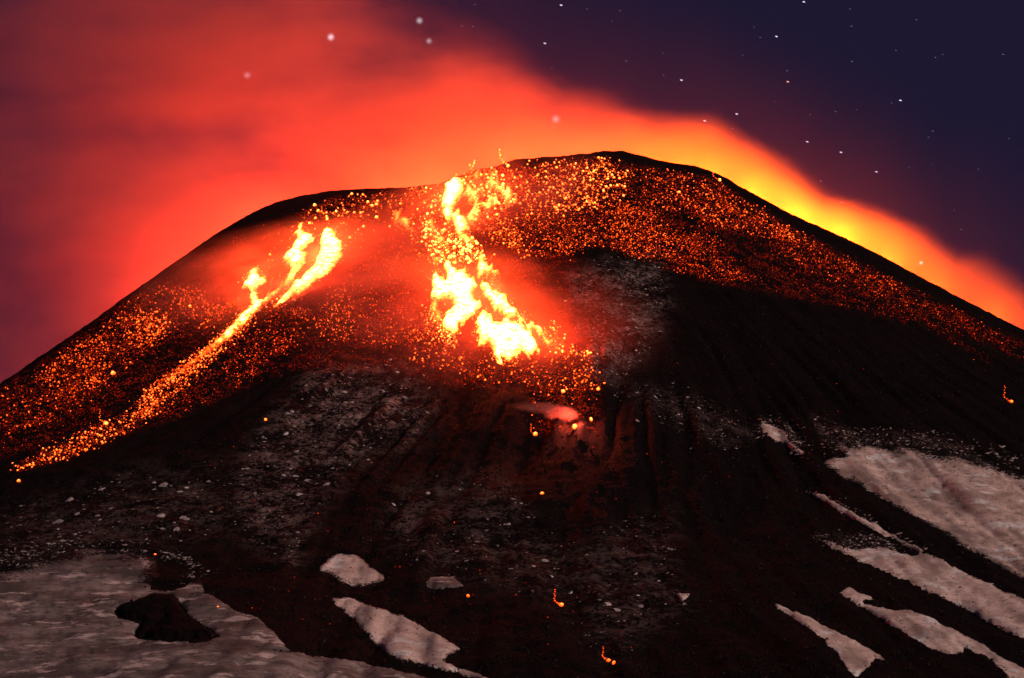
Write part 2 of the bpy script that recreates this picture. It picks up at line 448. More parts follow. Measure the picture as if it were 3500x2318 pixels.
lava_polys = [
    ("upper channel", TZ([(870, 460), (920, 440), (960, 350), (990, 410), (1030, 440), (1060, 500), (1050, 540), (1030, 590), (980, 640), (965, 700), (985, 760), (1040, 830), (1090, 880), (1110, 930), (1100, 980), (1050, 1010), (1000, 990), (960, 930), (920, 870), (870, 820), (820, 770), (815, 680), (830, 610), (860, 550)]), 24,
     "white-hot lava channel curving left of the dark eye near the saddle"),
    ("right arm", TZ([(1066, 505), (1110, 480), (1180, 490), (1270, 540), (1260, 590), (1210, 620), (1200, 700), (1215, 740), (1225, 800), (1200, 860), (1150, 900), (1112, 925), (1060, 850), (1120, 790), (1180, 720), (1160, 660), (1110, 640), (1070, 590)]), 13,
     "yellow lava arm closing the dark eye on its right side"),
    ("rim clot", TZ([(1130, 350), (1210, 340), (1220, 390), (1170, 425), (1130, 395)]), 14, "small lava clot at the rim right above the dark eye"),
    ("hook", TZ([(1340, 330), (1385, 350), (1380, 400), (1430, 460), (1480, 510), (1560, 490), (1580, 570), (1560, 620), (1540, 680), (1510, 725), (1490, 700), (1510, 640), (1460, 600), (1400, 520), (1350, 490), (1335, 440)]), 17,
     "hook-shaped lava flow right of the dark eye below the rim"),
    ("tongue", TZ([(1220, 650), (1300, 670), (1320, 620), (1370, 560), (1420, 600), (1450, 680), (1400, 720), (1300, 740), (1230, 730)]), 8,
     "ragged yellow lava patch between the dark eye and the hooked flow"),
    ("neck", TZ([(1000, 995), (1090, 995), (1130, 1050), (1170, 1110), (1130, 1150), (1080, 1090), (1020, 1050)]), 13, "broken lava neck just under the upper channel"),
    ("diagonal", TZ([(320, 750), (370, 760), (370, 830), (430, 860), (480, 920), (540, 990), (470, 960), (400, 920), (340, 870), (320, 830)]), 15,
     "short slanting lava streak standing alone left of the upper channel"),
    ("thread", TZ([(650, 850), (710, 880), (700, 950), (760, 1010), (800, 1080), (880, 1120), (850, 1160), (790, 1140), (740, 1080), (690, 1020), (645, 960)]), 13,
     "ragged lava thread descending just left of the broken neck"),
    ("thread foot", TZ([(750, 1245), (800, 1250), (800, 1310), (735, 1305)]), 18, "squarish white-hot lava clot under the ragged thread"),
    ("left lobe", MZ([(290, 270), (340, 290), (370, 340), (420, 370), (440, 340), (430, 270), (400, 180), (420, 130), (470, 150), (490, 200), (540, 240), (590, 230), (640, 230), (650, 300), (700, 340), (760, 370), (790, 390), (765, 430), (730, 450), (720, 500), (740, 560), (790, 600), (805, 660), (800, 700), (765, 760), (700, 810), (640, 860), (580, 920), (560, 900), (545, 960), (520, 1010), (500, 960), (480, 1030), (455, 960), (420, 1000), (400, 940), (380, 960), (370, 880), (410, 820), (385, 800), (350, 850), (335, 780), (300, 800), (290, 740), (240, 730), (240, 680), (270, 600), (260, 520), (265, 420), (275, 340)]), 25,
     "broad white-hot lava lobe on the left of the lower fork"),
    ("right strip", MZ([(805, 440), (850, 360), (900, 380), (950, 440), (1030, 500), (1090, 560), (1150, 620), (1200, 680), (1240, 740), (1290, 790), (1350, 840), (1420, 890), (1500, 950), (1560, 1000), (1620, 1080), (1680, 1120), (1620, 1110), (1560, 1050), (1480, 990), (1400, 930), (1300, 860), (1220, 810), (1130, 800), (1080, 780), (1030, 730), (980, 660), (950, 600), (900, 560), (860, 500)]), 22,
     "long narrow lava strip running down right from the lower fork"),
    ("right lobe", MZ([(780, 800), (805, 745), (850, 715), (900, 730), (930, 790), (980, 840), (1050, 835), (1110, 825), (1200, 850), (1260, 880), (1340, 930), (1400, 980), (1440, 1040), (1450, 1080), (1490, 1150), (1480, 1190), (1440, 1200), (1400, 1240), (1350, 1210), (1300, 1190), (1270, 1240), (1210, 1260), (1180, 1300), (1120, 1280), (1090, 1220), (1050, 1200), (1080, 1270), (1050, 1300), (1000, 1250), (980, 1190), (940, 1130), (900, 1070), (840, 1080), (800, 1110), (810, 1020), (790, 950), (800, 870)]), 26,
     "lowest and widest white-hot lava lobe with a ragged toe"),
    ("wedge", MZ([(800, 60), (840, 70), (870, 110), (920, 160), (950, 220), (1000, 280), (1050, 320), (980, 320), (900, 300), (860, 260), (820, 310), (790, 280), (800, 200), (790, 130)]), 17,
     "small pointed lava wedge above the lower fork on its right"),
    ("shoulder right", NZ([(1330, 540), (1360, 570), (1400, 630), (1470, 690), (1490, 720), (1470, 780), (1450, 860), (1410, 920), (1370, 980), (1300, 1060), (1240, 1110), (1190, 1100), (1150, 1140), (1100, 1190), (1040, 1230), (950, 1280), (880, 1320), (820, 1370), (730, 1415), (790, 1350), (840, 1290), (920, 1210), (1000, 1110), (1080, 1080), (1120, 1010), (1180, 970), (1220, 910), (1230, 830), (1240, 750), (1270, 660), (1300, 580)]), 26,
     "widest lava flow of the left group, white-hot with a thin tail"),
    ("shoulder left", NZ([(1000, 550), (1030, 520), (1070, 600), (1130, 620), (1180, 650), (1180, 690), (1130, 700), (1100, 750), (1040, 800), (1090, 850), (1110, 890), (1080, 930), (1020, 980), (980, 1050), (950, 1110), (880, 1160), (800, 1220), (720, 1280), (650, 1345), (610, 1380), (640, 1340), (700, 1285), (800, 1200), (890, 1120), (920, 1050), (900, 990), (870, 920), (880, 850), (940, 780), (980, 700), (970, 620)]), 20,
     "lumpy lava flow in the middle of the left group"),
    ("shoulder fork", NZ([(560, 990), (580, 1010), (560, 1060), (600, 1090), (660, 1110), (640, 1150), (580, 1190), (540, 1230), (580, 1290), (590, 1350), (580, 1400), (520, 1460), (440, 1530), (370, 1568), (420, 1500), (500, 1430), (540, 1380), (500, 1310), (460, 1230), (430, 1190), (430, 1120), (460, 1050), (520, 1010)]), 21,
     "leftmost lava flow of the left group with a forked head"),
]

def ribbon(pts):
    """centre line with widths -> polygon"""
    L, Rr = [], []
    for i, (x, y, w) in enumerate(pts):
        a = pts[max(i - 1, 0)]; b = pts[min(i + 1, len(pts) - 1)]
        dx, dy = b[0] - a[0], b[1] - a[1]; n = math.hypot(dx, dy)
        L.append((x - dy / n * w / 2, y + dx / n * w / 2)); Rr.append((x + dy / n * w / 2, y - dx / n * w / 2))
    return L + Rr[::-1]

def rK(pts): return ribbon([(x / 1.96, 800 + y / 1.96, w) for x, y, w in pts])
def rN(pts): return ribbon([(700 + x / 3.136, 600 + y / 3.136, w) for x, y, w in pts])
lava_polys += [
    ("tail", rK([(1745, 460, 20), (1690, 510, 27), (1630, 570, 25), (1570, 630, 20), (1500, 695, 16), (1430, 752, 11), (1360, 808, 8), (1300, 850, 5), (1220, 920, 4)]), 10.5,
     "thin fading lava rill running down from the left group"),
    ("side rill", rN([(735, 1090, 8), (715, 1150, 8), (700, 1220, 7), (680, 1270, 10), (640, 1330, 8)]), 8, "short thin lava rill between the forked and lumpy flows"),
    ("thread red", rK([(1240, 870, 3), (1200, 900, 3.4), (1130, 950, 4), (1060, 1000, 4.5), (1000, 1055, 4)]), 3.2, "faint red lava thread low on the left flank"),
    ("thread red two", rK([(1060, 1112, 4), (1020, 1150, 5), (960, 1190, 5), (900, 1212, 4)]), 3.0, "short red lava thread lowest on the left flank"),
    ("outer rill", rK([(1590, 425, 5), (1540, 465, 6), (1490, 510, 6), (1440, 590, 4)]), 4.5, "dull orange lava rill left of the forked flow"),
]

# masks painted on the mountain's own mesh: patchy snow dust and glow-painted hot grit
GU, GV = world_to_pix(GX, GY, Z)
dust = np.zeros(GX.shape)
front = GY < 40
def feather(poly, amount, soft_px):
    ins = in_poly(GU, GV, poly)
    near = (GU > min(p[0] for p in poly) - soft_px) & (GU < max(p[0] for p in poly) + soft_px) & (GV > min(p[1] for p in poly) - soft_px) & (GV < max(p[1] for p in poly) + soft_px) & front
    out = np.zeros(GX.shape)
    idx = np.where(near)
    d = poly_dist(GU[idx], GV[idx], poly)
    d = np.where(ins[idx], d, -d)
    out[idx] = sstep(-soft_px, soft_px, d) * amount
    return out
dust_regions = [
    (AZ([(600, 1000), (700, 870), (820, 840), (960, 850), (1000, 930), (960, 1010), (840, 1060), (740, 1160), (680, 1300), (560, 1230), (540, 1100)]), 0.9, 120),
    (AZ([(1310, 640), (1400, 600), (1520, 600), (1550, 700), (1500, 800), (1430, 880), (1360, 860), (1320, 760)]), 0.9, 90),
    (AZ([(0, 1180), (300, 1080), (520, 1060), (560, 1230), (420, 1260), (200, 1290), (0, 1300)]), 0.5, 120),
    (AZ([(900, 1120), (1160, 1080), (1300, 1250), (1560, 1180), (1600, 1420), (1400, 1540), (1300, 1400), (1000, 1330), (860, 1250)]), 0.5, 120),
    (AZ([(1400, 880), (1600, 900), (1780, 1000), (1700, 1050), (1480, 960)]), 0.40, 60),
    (RZ([(820, 30), (1000, 120), (1350, 150), (1750, 215), (1700, 260), (1300, 230), (950, 230), (850, 140)]), 0.7, 40),
    (RZ([(500, 60), (700, 60), (800, 200), (700, 230), (560, 140)]), 0.6, 30),
    (RZ([(820, 730), (1180, 740), (1300, 820), (1000, 830)]), 0.6, 30),
]
for poly, a, s in dust_regions:
    dust = np.maximum(dust, feather(poly, a, s))
hot = np.zeros(GX.shape)
for name, poly, num, sz, ht, cl in fields:
    if name == "lower": continue
    hot = np.maximum(hot, feather(poly, min(2.2, 0.35 + ht[1] * 0.16), 16))

ny_, nx_ = GX.shape
idx = np.arange(nx_ * ny_).reshape(ny_, nx_)
quads = np.stack([idx[:-1, :-1], idx[:-1, 1:], idx[1:, 1:], idx[1:, :-1]], -1).reshape(-1, 4)
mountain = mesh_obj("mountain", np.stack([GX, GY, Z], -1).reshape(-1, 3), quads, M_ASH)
attr(mountain, "dust", dust.ravel()); attr(mountain, "hot", hot.ravel())
tag(mountain, "black ash-covered cone of the erupting volcano", None, None, "structure")

# wide plain round the foot of the cone
gn = 60
pa = np.linspace(-1, 1, gn); pa = np.sign(pa) * np.abs(pa) ** 2.0 * 14000
PX, PY = np.meshgrid(pa, pa)
PZ = -44 + (fbm(PX * 0.0006 + 3, PY * 0.0006, 77, 4) - 0.5) * 10 - 3
pidx = np.arange(gn * gn).reshape(gn, gn)
pq = np.stack([pidx[:-1, :-1], pidx[:-1, 1:], pidx[1:, 1:], pidx[1:, :-1]], -1).reshape(-1, 4)
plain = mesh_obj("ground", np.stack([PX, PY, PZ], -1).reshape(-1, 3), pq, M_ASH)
tag(plain, "dark ash plain spreading round the foot of the cone", None, None, "structure")

# ================================================================== draped sheets
def drape(name, poly, mat, spacing, rise, rough_step, rough_amp, seed, inner_w, lump=0.0, sink=0.25, holes=(), fingers=0.0):
    """a sheet lying on the slope: thin at its margin, thicker inside. Returns object, margin distance, pixel coords"""
    rp = roughen(poly, rough_step, rough_amp, seed, fingers)
    hs = [roughen(h, rough_step, rough_amp, seed + 50 + i) for i, h in enumerate(holes)]
    a = np.array(rp)
    us = np.arange(a[:, 0].min(), a[:, 0].max(), spacing); vs = np.arange(a[:, 1].min(), a[:, 1].max(), spacing * 0.87)
    U, V = np.meshgrid(us, vs); U = U + (np.arange(len(vs)) % 2)[:, None] * spacing / 2
    U = U.ravel() + rng.uniform(-.2, .2, U.size) * spacing; V = V.ravel() + rng.uniform(-.2, .2, V.size) * spacing
    m = in_poly(U, V, rp)
    d = poly_dist(U, V, rp)
    for h in hs:
        m &= ~in_poly(U, V, h); d = np.minimum(d, poly_dist(U, V, h))
    m &= d > spacing * 0.4
    pts = [Vector(p) for p in rp]; edges = [(i, (i + 1) % len(rp)) for i in range(len(rp))]
    for h in hs:
        b = len(pts); pts += [Vector(p) for p in h]; edges += [(b + i, b + (i + 1) % len(h)) for i in range(len(h))]
    pts += [Vector((float(x), float(y))) for x, y in zip(U[m], V[m])]
    vo, _, fo, _, _, _ = delaunay_2d_cdt(pts, edges, [], 0, 1e-3)
    vo = np.array([(p.x, p.y) for p in vo])
    tri = np.array([f for f in fo if len(f) == 3])
    cen = vo[tri].mean(1)
    keep = in_poly(cen[:, 0], cen[:, 1], rp)
    for h in hs: keep &= ~in_poly(cen[:, 0], cen[:, 1], h)
    tri = tri[keep]
    dm = poly_dist(vo[:, 0], vo[:, 1], rp)
    for h in hs: dm = np.minimum(dm, poly_dist(vo[:, 0], vo[:, 1], h))
    # pull points that look past the skyline back onto the mountain
    v_lim = np.interp(vo[:, 0], ru, rv) + 5
    x, y, z, hit = ground(vo[:, 0], np.maximum(vo[:, 1], v_lim))
    bad = ~hit
    if bad.any():
        good = tri[~bad[tri].any(1)]; tri = good
        x[bad] = 0; y[bad] = 0; z[bad] = 500
    n = normal(x, y, 2.0)
    off = -sink + (rise + sink) * sstep(0, min(inner_w, 16), dm)
    if lump: off = off + (fbm(x * 0.35, y * 0.35, seed, 3) - 0.35) * lump * sstep(0, inner_w, dm)
    co = np.stack([x, y, z], -1) + n * off[:, None]
    used = np.unique(tri); remap = np.full(len(co), -1); remap[used] = np.arange(len(used))
    # faces must look outwards
    t3 = co[tri]; fn = np.cross(t3[:, 1] - t3[:, 0], t3[:, 2] - t3[:, 0])
    flip = (fn * n[tri].mean(1)).sum(-1) < 0
    tri[flip] = tri[flip][:, ::-1]
    o = mesh_obj(name, co[used], remap[tri], mat)
    return o, dm[used], vo[used]

# ------------------------------------------------------------------ snow
snow_list = [
    ("ash-dusted snowfield spreading over the right edge of the slope", RZ([(870, 318), (930, 290), (1005, 270), (960, 220), (930, 200), (980, 205), (1050, 215), (1150, 205), (1250, 225), (1370, 210), (1480, 235), (1600, 235), (1700, 260), (1800, 285), (1900, 325), (2000, 370), (2060, 400), (2500, 640), (2500, 1180), (2050, 985), (1990, 968), (1900, 905), (1750, 825), (1640, 790), (1665, 775), (1560, 700), (1450, 640), (1300, 570), (1190, 495), (1080, 425), (960, 370)]), M_SNOW, 9, 30),
    ("tiny snow streak left of the right-hand snowfield", RZ([(500, 95), (540, 85), (600, 105), (650, 130), (690, 190), (720, 225), (790, 270), (740, 245), (680, 215), (620, 180), (560, 150)]), M_SNOWB, 7, 10),
    ("thread-thin snow sliver slanting across the black right slope", RZ([(790, 480), (860, 495), (940, 535), (1010, 575), (1080, 622), (1160, 668), (1250, 718), (1350, 768), (1420, 803), (1470, 833), (1440, 828), (1350, 782), (1250, 735), (1150, 687), (1060, 638), (980, 592), (900, 540), (830, 505)]), M_SNOWB, 6, 4),
    ("long pinkish snow band slanting down to the right edge", RZ([(810, 742), (900, 765), (980, 795), (1080, 820), (1180, 810), (1290, 818), (1340, 842), (1400, 857), (1470, 847), (1510, 850), (1600, 900), (1700, 955), (1800, 1000), (1865, 1025), (1920, 1055), (2050, 1110), (2500, 1330), (2500, 1560), (2050, 1335), (1950, 1290), (1800, 1210), (1650, 1130), (1550, 1085), (1400, 1010), (1250, 945), (1100, 885), (1000, 835), (900, 785)]), M_SNOWB, 9, 20),
    ("jagged snow band with a dark notch at the lower right corner", RZ([(975, 1065), (1015, 1040), (1080, 1060), (1150, 1095), (1180, 1115), (1110, 1115), (1110, 1135), (1180, 1150), (1250, 1165), (1300, 1180), (1380, 1180), (1480, 1215), (1600, 1270), (1720, 1330), (1830, 1390), (1900, 1440), (1980, 1480), (2060, 1520), (2200, 1590), (2200, 1680), (1980, 1570), (1930, 1530), (1880, 1480), (1870, 1455), (1800, 1430), (1700, 1390), (1690, 1425), (1560, 1415), (1450, 1360), (1300, 1270), (1200, 1210), (1100, 1150), (1040, 1120)]), M_SNOWB, 8, 14),
    ("tapering snow wedge widening downhill left of the jagged band", RZ([(570, 1115), (620, 1140), (700, 1185), (790, 1215), (880, 1270), (1000, 1320), (1100, 1380), (1200, 1435), (1260, 1465), (1180, 1455), (1150, 1490), (1075, 1560), (1020, 1510), (960, 1420), (880, 1340), (790, 1270), (700, 1205), (620, 1150)]), M_SNOWB, 8, 12),
    ("small rounded snow patch on the black lower slope left of centre", [(1082, 1940), (1122, 1912), (1168, 1893), (1215, 1900), (1250, 1925), (1285, 1950), (1316, 1972), (1310, 1988), (1265, 2004), (1200, 2002), (1165, 1985), (1130, 1965)], M_SNOWB, 7, 34),
    ("curved snow tongue at the bottom edge left of centre", [(1128, 2041), (1200, 2047), (1265, 2073), (1375, 2102), (1447, 2144), (1512, 2183), (1577, 2216), (1538, 2235), (1518, 2258), (1564, 2284), (1642, 2310), (1740, 2345), (1700, 2352), (1564, 2300), (1460, 2277), (1375, 2261), (1317, 2229), (1271, 2183), (1239, 2144), (1200, 2112), (1150, 2070)], M_SNOWB, 8, 26),
    ("faint rounded snow patch on the lower slope near the middle", CZ([(385, 1070), (420, 1045), (480, 1030), (540, 1040), (590, 1080), (560, 1090), (480, 1095), (420, 1098)]), M_SNOWG, 6, 14),
    ("tiny triangular snow patch on the black slope right of centre", RZ([(20, 1072), (105, 1076), (80, 1095), (58, 1115), (40, 1100)]), M_SNOWB, 5, 8),
]
left_field = LZ([(-700, 1010), (-300, 900), (0, 830), (130, 790), (330, 760), (480, 700), (600, 665), (750, 690), (880, 715), (1000, 725), (1095, 740), (1060, 800), (1080, 900), (1030, 920), (1015, 970), (1150, 975), (1230, 950), (1290, 920), (1335, 870), (1380, 990), (1420, 1010), (1540, 1080), (1640, 1130), (1740, 1160), (1800, 1220), (1870, 1290), (1920, 1340), (1980, 1392), (1600, 1420), (1200, 1420), (700, 1420), (300, 1420), (-300, 1420), (-700, 1420)])
rock_px = LZ([(775, 1130), (820, 1090), (880, 1065), (950, 1045), (1010, 1015), (1080, 1010), (1150, 1015), (1190, 1040), (1215, 1090), (1250, 1150), (1320, 1200), (1400, 1245), (1460, 1290), (1330, 1318), (1150, 1315), (1000, 1305), (910, 1295), (920, 1250), (960, 1200), (880, 1180), (800, 1165)])
snow_list.append(("wide grey snowfield with billowed drifts at the lower left", left_field, M_SNOWG, 10, 110))
snow_list.append(("smooth snow bank along the bottom left edge", LZ([(-700, 1348), (-300, 1340), (300, 1350), (700, 1338), (1200, 1346), (1600, 1366), (1980, 1388), (2100, 1415), (2250, 1430), (2352, 1440)]) + [(1297, 2274), (1473, 2316), (1560, 2360), (1300, 2420), (600, 2440), (-350, 2440)], M_SNOWG, 12, 30))

def inflate(poly, px_):
    a_ = np.array(poly); nx2, ny2 = np.roll(a_, -1, 0) - a_, a_ - np.roll(a_, 1, 0)
    tg = nx2 / (np.linalg.norm(nx2, axis=1, keepdims=True) + 1e-6) + ny2 / (np.linalg.norm(ny2, axis=1, keepdims=True) + 1e-6)
    nr_ = np.stack([tg[:, 1], -tg[:, 0]], 1); nr_ /= np.linalg.norm(nr_, axis=1, keepdims=True) + 1e-6
    area = (a_[:, 0] * np.roll(a_[:, 1], -1) - np.roll(a_[:, 0], -1) * a_[:, 1]).sum()
    return [tuple(p) for p in a_ + nr_ * px_ * (1 if area > 0 else -1)]
for i, (label, poly, mat, sp, iw) in enumerate(snow_list):
    if i < 10: poly = inflate(poly, 3.0 if i == 2 else 7.0)
    bank = "bank" in label
    fieldl = "billowed" in label
    o, dm, px = drape("snow_bank" if bank else "snow_field" if "field" in label[:40] and sp >= 9 else "snow_patch", poly, mat, sp,
                      1.6 if bank else 0.9, 9, 6 if sp > 5 else 3, 100 + i * 7, iw, 0.8 if fieldl else 0.3, 0.3,
                      holes=[rock_px] if fieldl else ())
    ed = np.clip(dm / (iw * 1.0), 0, 1)
    vc = np.zeros(len(o.data.vertices) * 3); o.data.vertices.foreach_get("co", vc); vc = vc.reshape(-1, 3)
    vth, vr = np.arctan2(vc[:, 1], vc[:, 0]), np.hypot(vc[:, 0], vc[:, 1])
    attr(o, "ashy", sstep(0.50, 0.66, 0.6 * fbm(vth * 120, vr * 0.010, 801, 3) + 0.4 * fbm(vc[:, 0] * 0.06, vc[:, 1] * 0.06, 805, 3)) * (0.3 if bank or fieldl else 1.0))
    if bank: ed = np.where((px[:, 0] < 1150) & (px[:, 1] < 2300), 1.0, ed)
    if fieldl: ed = np.where(px[:, 1] > 2000, np.clip(dm / 12, 0, 1), ed); ed = np.where((px[:, 1] > 2180) & (px[:, 0] < 900), 1.0, ed)
    if i == 0: ed = ed * sstep(-60, 70, px[:, 1] - (1520 + 0.185 * (px[:, 0] - 2880)))
    if i in (1, 2): ed = np.maximum(ed, 0.4)
    if i == 3: ed = np.maximum(ed, 0.35) * sstep(-110, 10, px[:, 1] - np.where(px[:, 0] < 3160, 1875, 1600))
    attr(o, "edge", ed)
    tag(o, label, "snow", "snow lying on the slope")

# dark two-lobed outcrop standing out of the snow
rock, dm, px = drape("rock_outcrop", rock_px, M_ASH, 8, 3.2, 9, 5, 900, 60, 1.6, 0.6)
tag(rock, "black two-lobed rock outcrop standing out of the left snowfield", "rock")

# small snow scraps: individuals of five shapes
def scrap_mesh(seed):
    n = 14; vs = [(0, 0, 0.45)]
    for i in range(n):
        a = 2 * math.pi * i / n
        r = 0.55 + 0.9 * float(fbm(np.array(math.cos(a) * 1.7 + seed * 3.1), np.array(math.sin(a) * 1.7), seed, 3))
        r *= 0.75
        vs.append((math.cos(a) * r * 0.55, math.sin(a) * r * 0.55, 0.40))
        vs.append((math.cos(a) * r, math.sin(a) * r, -0.15))
    fs = []
    for i in range(n):
        j = (i + 1) % n
        fs.append((0, 1 + 2 * i, 1 + 2 * j)); fs.append((1 + 2 * i, 2 + 2 * i, 2 + 2 * j, 1 + 2 * j))
    me = bpy.data.meshes.new("snow_scrap"); me.from_pydata(vs, [], fs); me.update()
    me.polygons.foreach_set("use_smooth", [True] * len(me.polygons))
    a = me.attributes.new("edge", "FLOAT", "POINT"); a.data.foreach_set("value", [1.0] + [0.75, 0.0] * n)
    me.materials.append(M_SCRAP)
    return me
scraps = [scrap_mesh(s) for s in range(5)]

def scatter(poly, num, clump, seed, scale=0.012):
    """photo-pixel positions inside a polygon, clumped"""
    a = np.array(poly); out = []
    tries = 0; r = np.random.default_rng(seed)
    while len(out) < num and tries < 60:
        u = r.uniform(a[:, 0].min(), a[:, 0].max(), 4000); v = r.uniform(a[:, 1].min(), a[:, 1].max(), 4000)
        m = in_poly(u, v, poly); u, v = u[m], v[m]
        # streaks run downhill, away from the summit
        dx, dy = u - 1790, v - 300
        th = np.arctan2(dx, dy); rr = np.hypot(dx, dy)
        c = 0.55 * fbm(th * 26, rr * 0.005, seed + 1, 3) + 0.45 * fbm(u * scale, v * scale, seed, 4)
        c = np.clip((c - 0.44) / 0.17, 0, 1)
        keep = r.uniform(0, 1, len(u)) < (1 - clump) + clump * c ** 1.5
        u = u[keep] + r.normal(0, 13, keep.sum()); v = v[keep] + r.normal(0, 8, keep.sum())
        out += list(zip(u, v)); tries += 1
    return np.array(out[:num]).reshape(-1, 2)

scrap_fields = [
    (AZ([(560, 1100), (690, 870), (900, 830), (1010, 880), (990, 1000), (820, 1080), (720, 1200), (640, 1280)]), 70, (6, 26), "grey snow scrap on the mottled slope under the left lava"),
    (AZ([(1310, 640), (1420, 590), (1540, 600), (1550, 700), (1480, 850), (1380, 880), (1320, 760)]), 70, (6, 18), "small snow scrap on the reddened slope right of the lava fork"),
    (AZ([(0, 1200), (250, 1120), (430, 1090), (560, 1120), (470, 1240), (330, 1250), (150, 1290), (0, 1290)]), 40, (10, 34), "thin snow scrap on the black slope above the left snowfield"),
    (AZ([(860, 1130), (1160, 1090), (1300, 1250), (1560, 1180), (1600, 1420), (1400, 1540), (1300, 1400), (1000, 1330)]), 60, (6, 24), "small snow scrap on the black ribbed slope at the bottom"),
    (RZ([(840, 60), (1000, 120), (1350, 150), (1850, 290), (1700, 250), (1300, 200), (950, 230)]), 22, (6, 18), "small snow scrap along the upper edge of the right snowfield"),
    (AZ([(1400, 900), (1640, 850), (1700, 1050), (1500, 1000)]), 14, (6, 18), "faint snow scrap on the dark slope right of the lava toe"),
]
for si, (poly, num, sz, label) in enumerate(scrap_fields):
    pts = scatter(poly, num, 0.7, 300 + si)
    x, y, z, hit = ground(pts[:, 0], pts[:, 1]); n = normal(x, y)
    for i in range(len(pts)):
        if not hit[i]: continue
        w = (sz[0] + (sz[1] - sz[0]) * random.random() ** 2.2) * 0.27 * 0.5
        o = bpy.data.objects.new("snow_scrap", scraps[random.randrange(5)])
        nv = Vector(n[i])
        o.rotation_mode = "QUATERNION"
        o.rotation_quaternion = nv.to_track_quat("Z", "X")
        o.location = (x[i], y[i], z[i])
        o.scale = (w * random.uniform(1.0, 1.7), w * random.uniform(.8, 1.5), w * 0.5)
        COL.objects.link(o)
        tag(o, label, "snow", "snow scraps: " + label)

# loose stones and snow crumbs: too many and too small to tell apart, real geometry all the same
oct_v = np.array([(1, 0, 0), (-1, 0, 0), (0, 1, 0), (0, -1, 0), (0, 0, 1), (0, 0, -1)], float)
oct_f = np.array([(0, 2, 4), (2, 1, 4), (1, 3, 4), (3, 0, 4), (2, 0, 5), (1, 2, 5), (3, 1, 5), (0, 3, 5)])
def litter(name, jobs, mat, label, cat, flat, shade_rng):
    pts, size = [], []
    for k_, (poly, num, sz, cl, pw) in enumerate(jobs):
        p = scatter(poly, num, cl, 4000 + k_ * 31 + len(name), 0.02)
        if len(p) == 0: continue
        pts.append(p); size.append(sz[0] + (sz[1] - sz[0]) * np.random.default_rng(k_).random(len(p)) ** pw)
    pts = np.concatenate(pts); size = np.concatenate(size)
    x, y, z, hit = ground(pts[:, 0], np.maximum(pts[:, 1], np.interp(pts[:, 0], ru, rv) + 3))
    x, y, z, size = x[hit], y[hit], z[hit], size[hit]
    n = normal(x, y); N = len(x); rad_ = size * 0.27 * 0.5
    vv_ = oct_v[None] * rad_[:, None, None] * rng.uniform(.55, 1.35, (N, 6, 1))
    eu_ = np.cross(n, rng.normal(0, 1, (N, 3))); eu_ /= np.linalg.norm(eu_, axis=1, keepdims=True); ev_ = np.cross(n, eu_)
    c_ = np.stack([x, y, z], -1) + n * (rad_ * 0.25 + flat[1])[:, None]
    co_ = vv_[..., 0:1] * eu_[:, None] * flat[2] + vv_[..., 1:2] * ev_[:, None] + vv_[..., 2:3] * n[:, None] * flat[0] + c_[:, None]
    o = mesh_obj(name, co_.reshape(-1, 3), (oct_f[None] + (np.arange(N) * 6)[:, None, None]).reshape(-1, 3), mat, smooth=False)
    attr(o, "shade", np.repeat(rng.uniform(shade_rng[0], shade_rng[1], N) ** 2, 6))
    tag(o, label, cat, None, "stuff")
def mat_litter(name, dark, light):
    t = NT(name); bs = t.n("BsdfPrincipled"); bs.inputs["Roughness"].default_value = 0.9; bs.inputs["Specular IOR Level"].default_value = 0.1
    t.l(t.mix(t.attr("shade"), dark, light), bs.inputs["Base Color"]); t.l(bs.outputs[0], t.out.inputs[0]); return t.m
lower_slope = AZ([(-20, 1130), (300, 1080), (560, 960), (900, 850), (1300, 950), (1560, 680), (1800, 700), (2100, 780), (2390, 880), (2390, 1590), (-20, 1590)])
litter("scree", [(lower_slope, 16000, (2.5, 8), .45, 3)] + [(p_, int(1500 * a_), (2.5, 9), .5, 3) for p_, a_, _ in dust_regions]
       + [(snow_list[i_][1], n_, (2.5, 8), .75, 3) for i_, n_ in ((0, 700), (3, 300), (4, 150), (5, 90), (7, 120), (10, 260), (11, 160))],
       mat_litter("loose_stone", (0.004, 0.0022, 0.0024, 1), (0.055, 0.036, 0.034, 1)), "loose dark stones littering the lower slopes and the snow", "scree", (0.8, 0.25, 1.0), (0, 1))
strip = lambda pts, w: ribbon([(x_, y_, w) for x_, y_ in pts])
edge_bands = [(strip(RZ([(880, 190), (1050, 205), (1370, 205), (1700, 250), (1900, 320), (2060, 400)]), 120), 420), (strip(RZ([(820, 745), (980, 790), (1180, 805), (1340, 838)]), 30), 90),
              (strip(LZ([(0, 815), (130, 775), (330, 745), (480, 690), (600, 655), (750, 680), (1000, 715)]), 90), 300), (strip(RZ([(500, 90), (620, 140), (700, 200), (790, 270)]), 30), 130),
              (strip(RZ([(790, 478), (940, 530), (1080, 620), (1470, 833)]), 10), 110), (strip(LZ([(1100, 730), (1290, 780), (1330, 870), (1230, 900)]), 26), 110)]
litter("snow_crumbs", [(p_, n_, (3, 10), .4, 2.5) for p_, n_ in edge_bands] + [(p_, int(a_ * 600), (2.5, 9), .92, 3.6) for p_, a_, _ in dust_regions],
       mat_litter("snow_crumb", (0.10, 0.075, 0.072, 1), (0.62, 0.50, 0.47, 1)), "countless small snow crumbs sprinkled on the dark ash", "snow", (0.35, 0.15, 1.7), (0, 1))

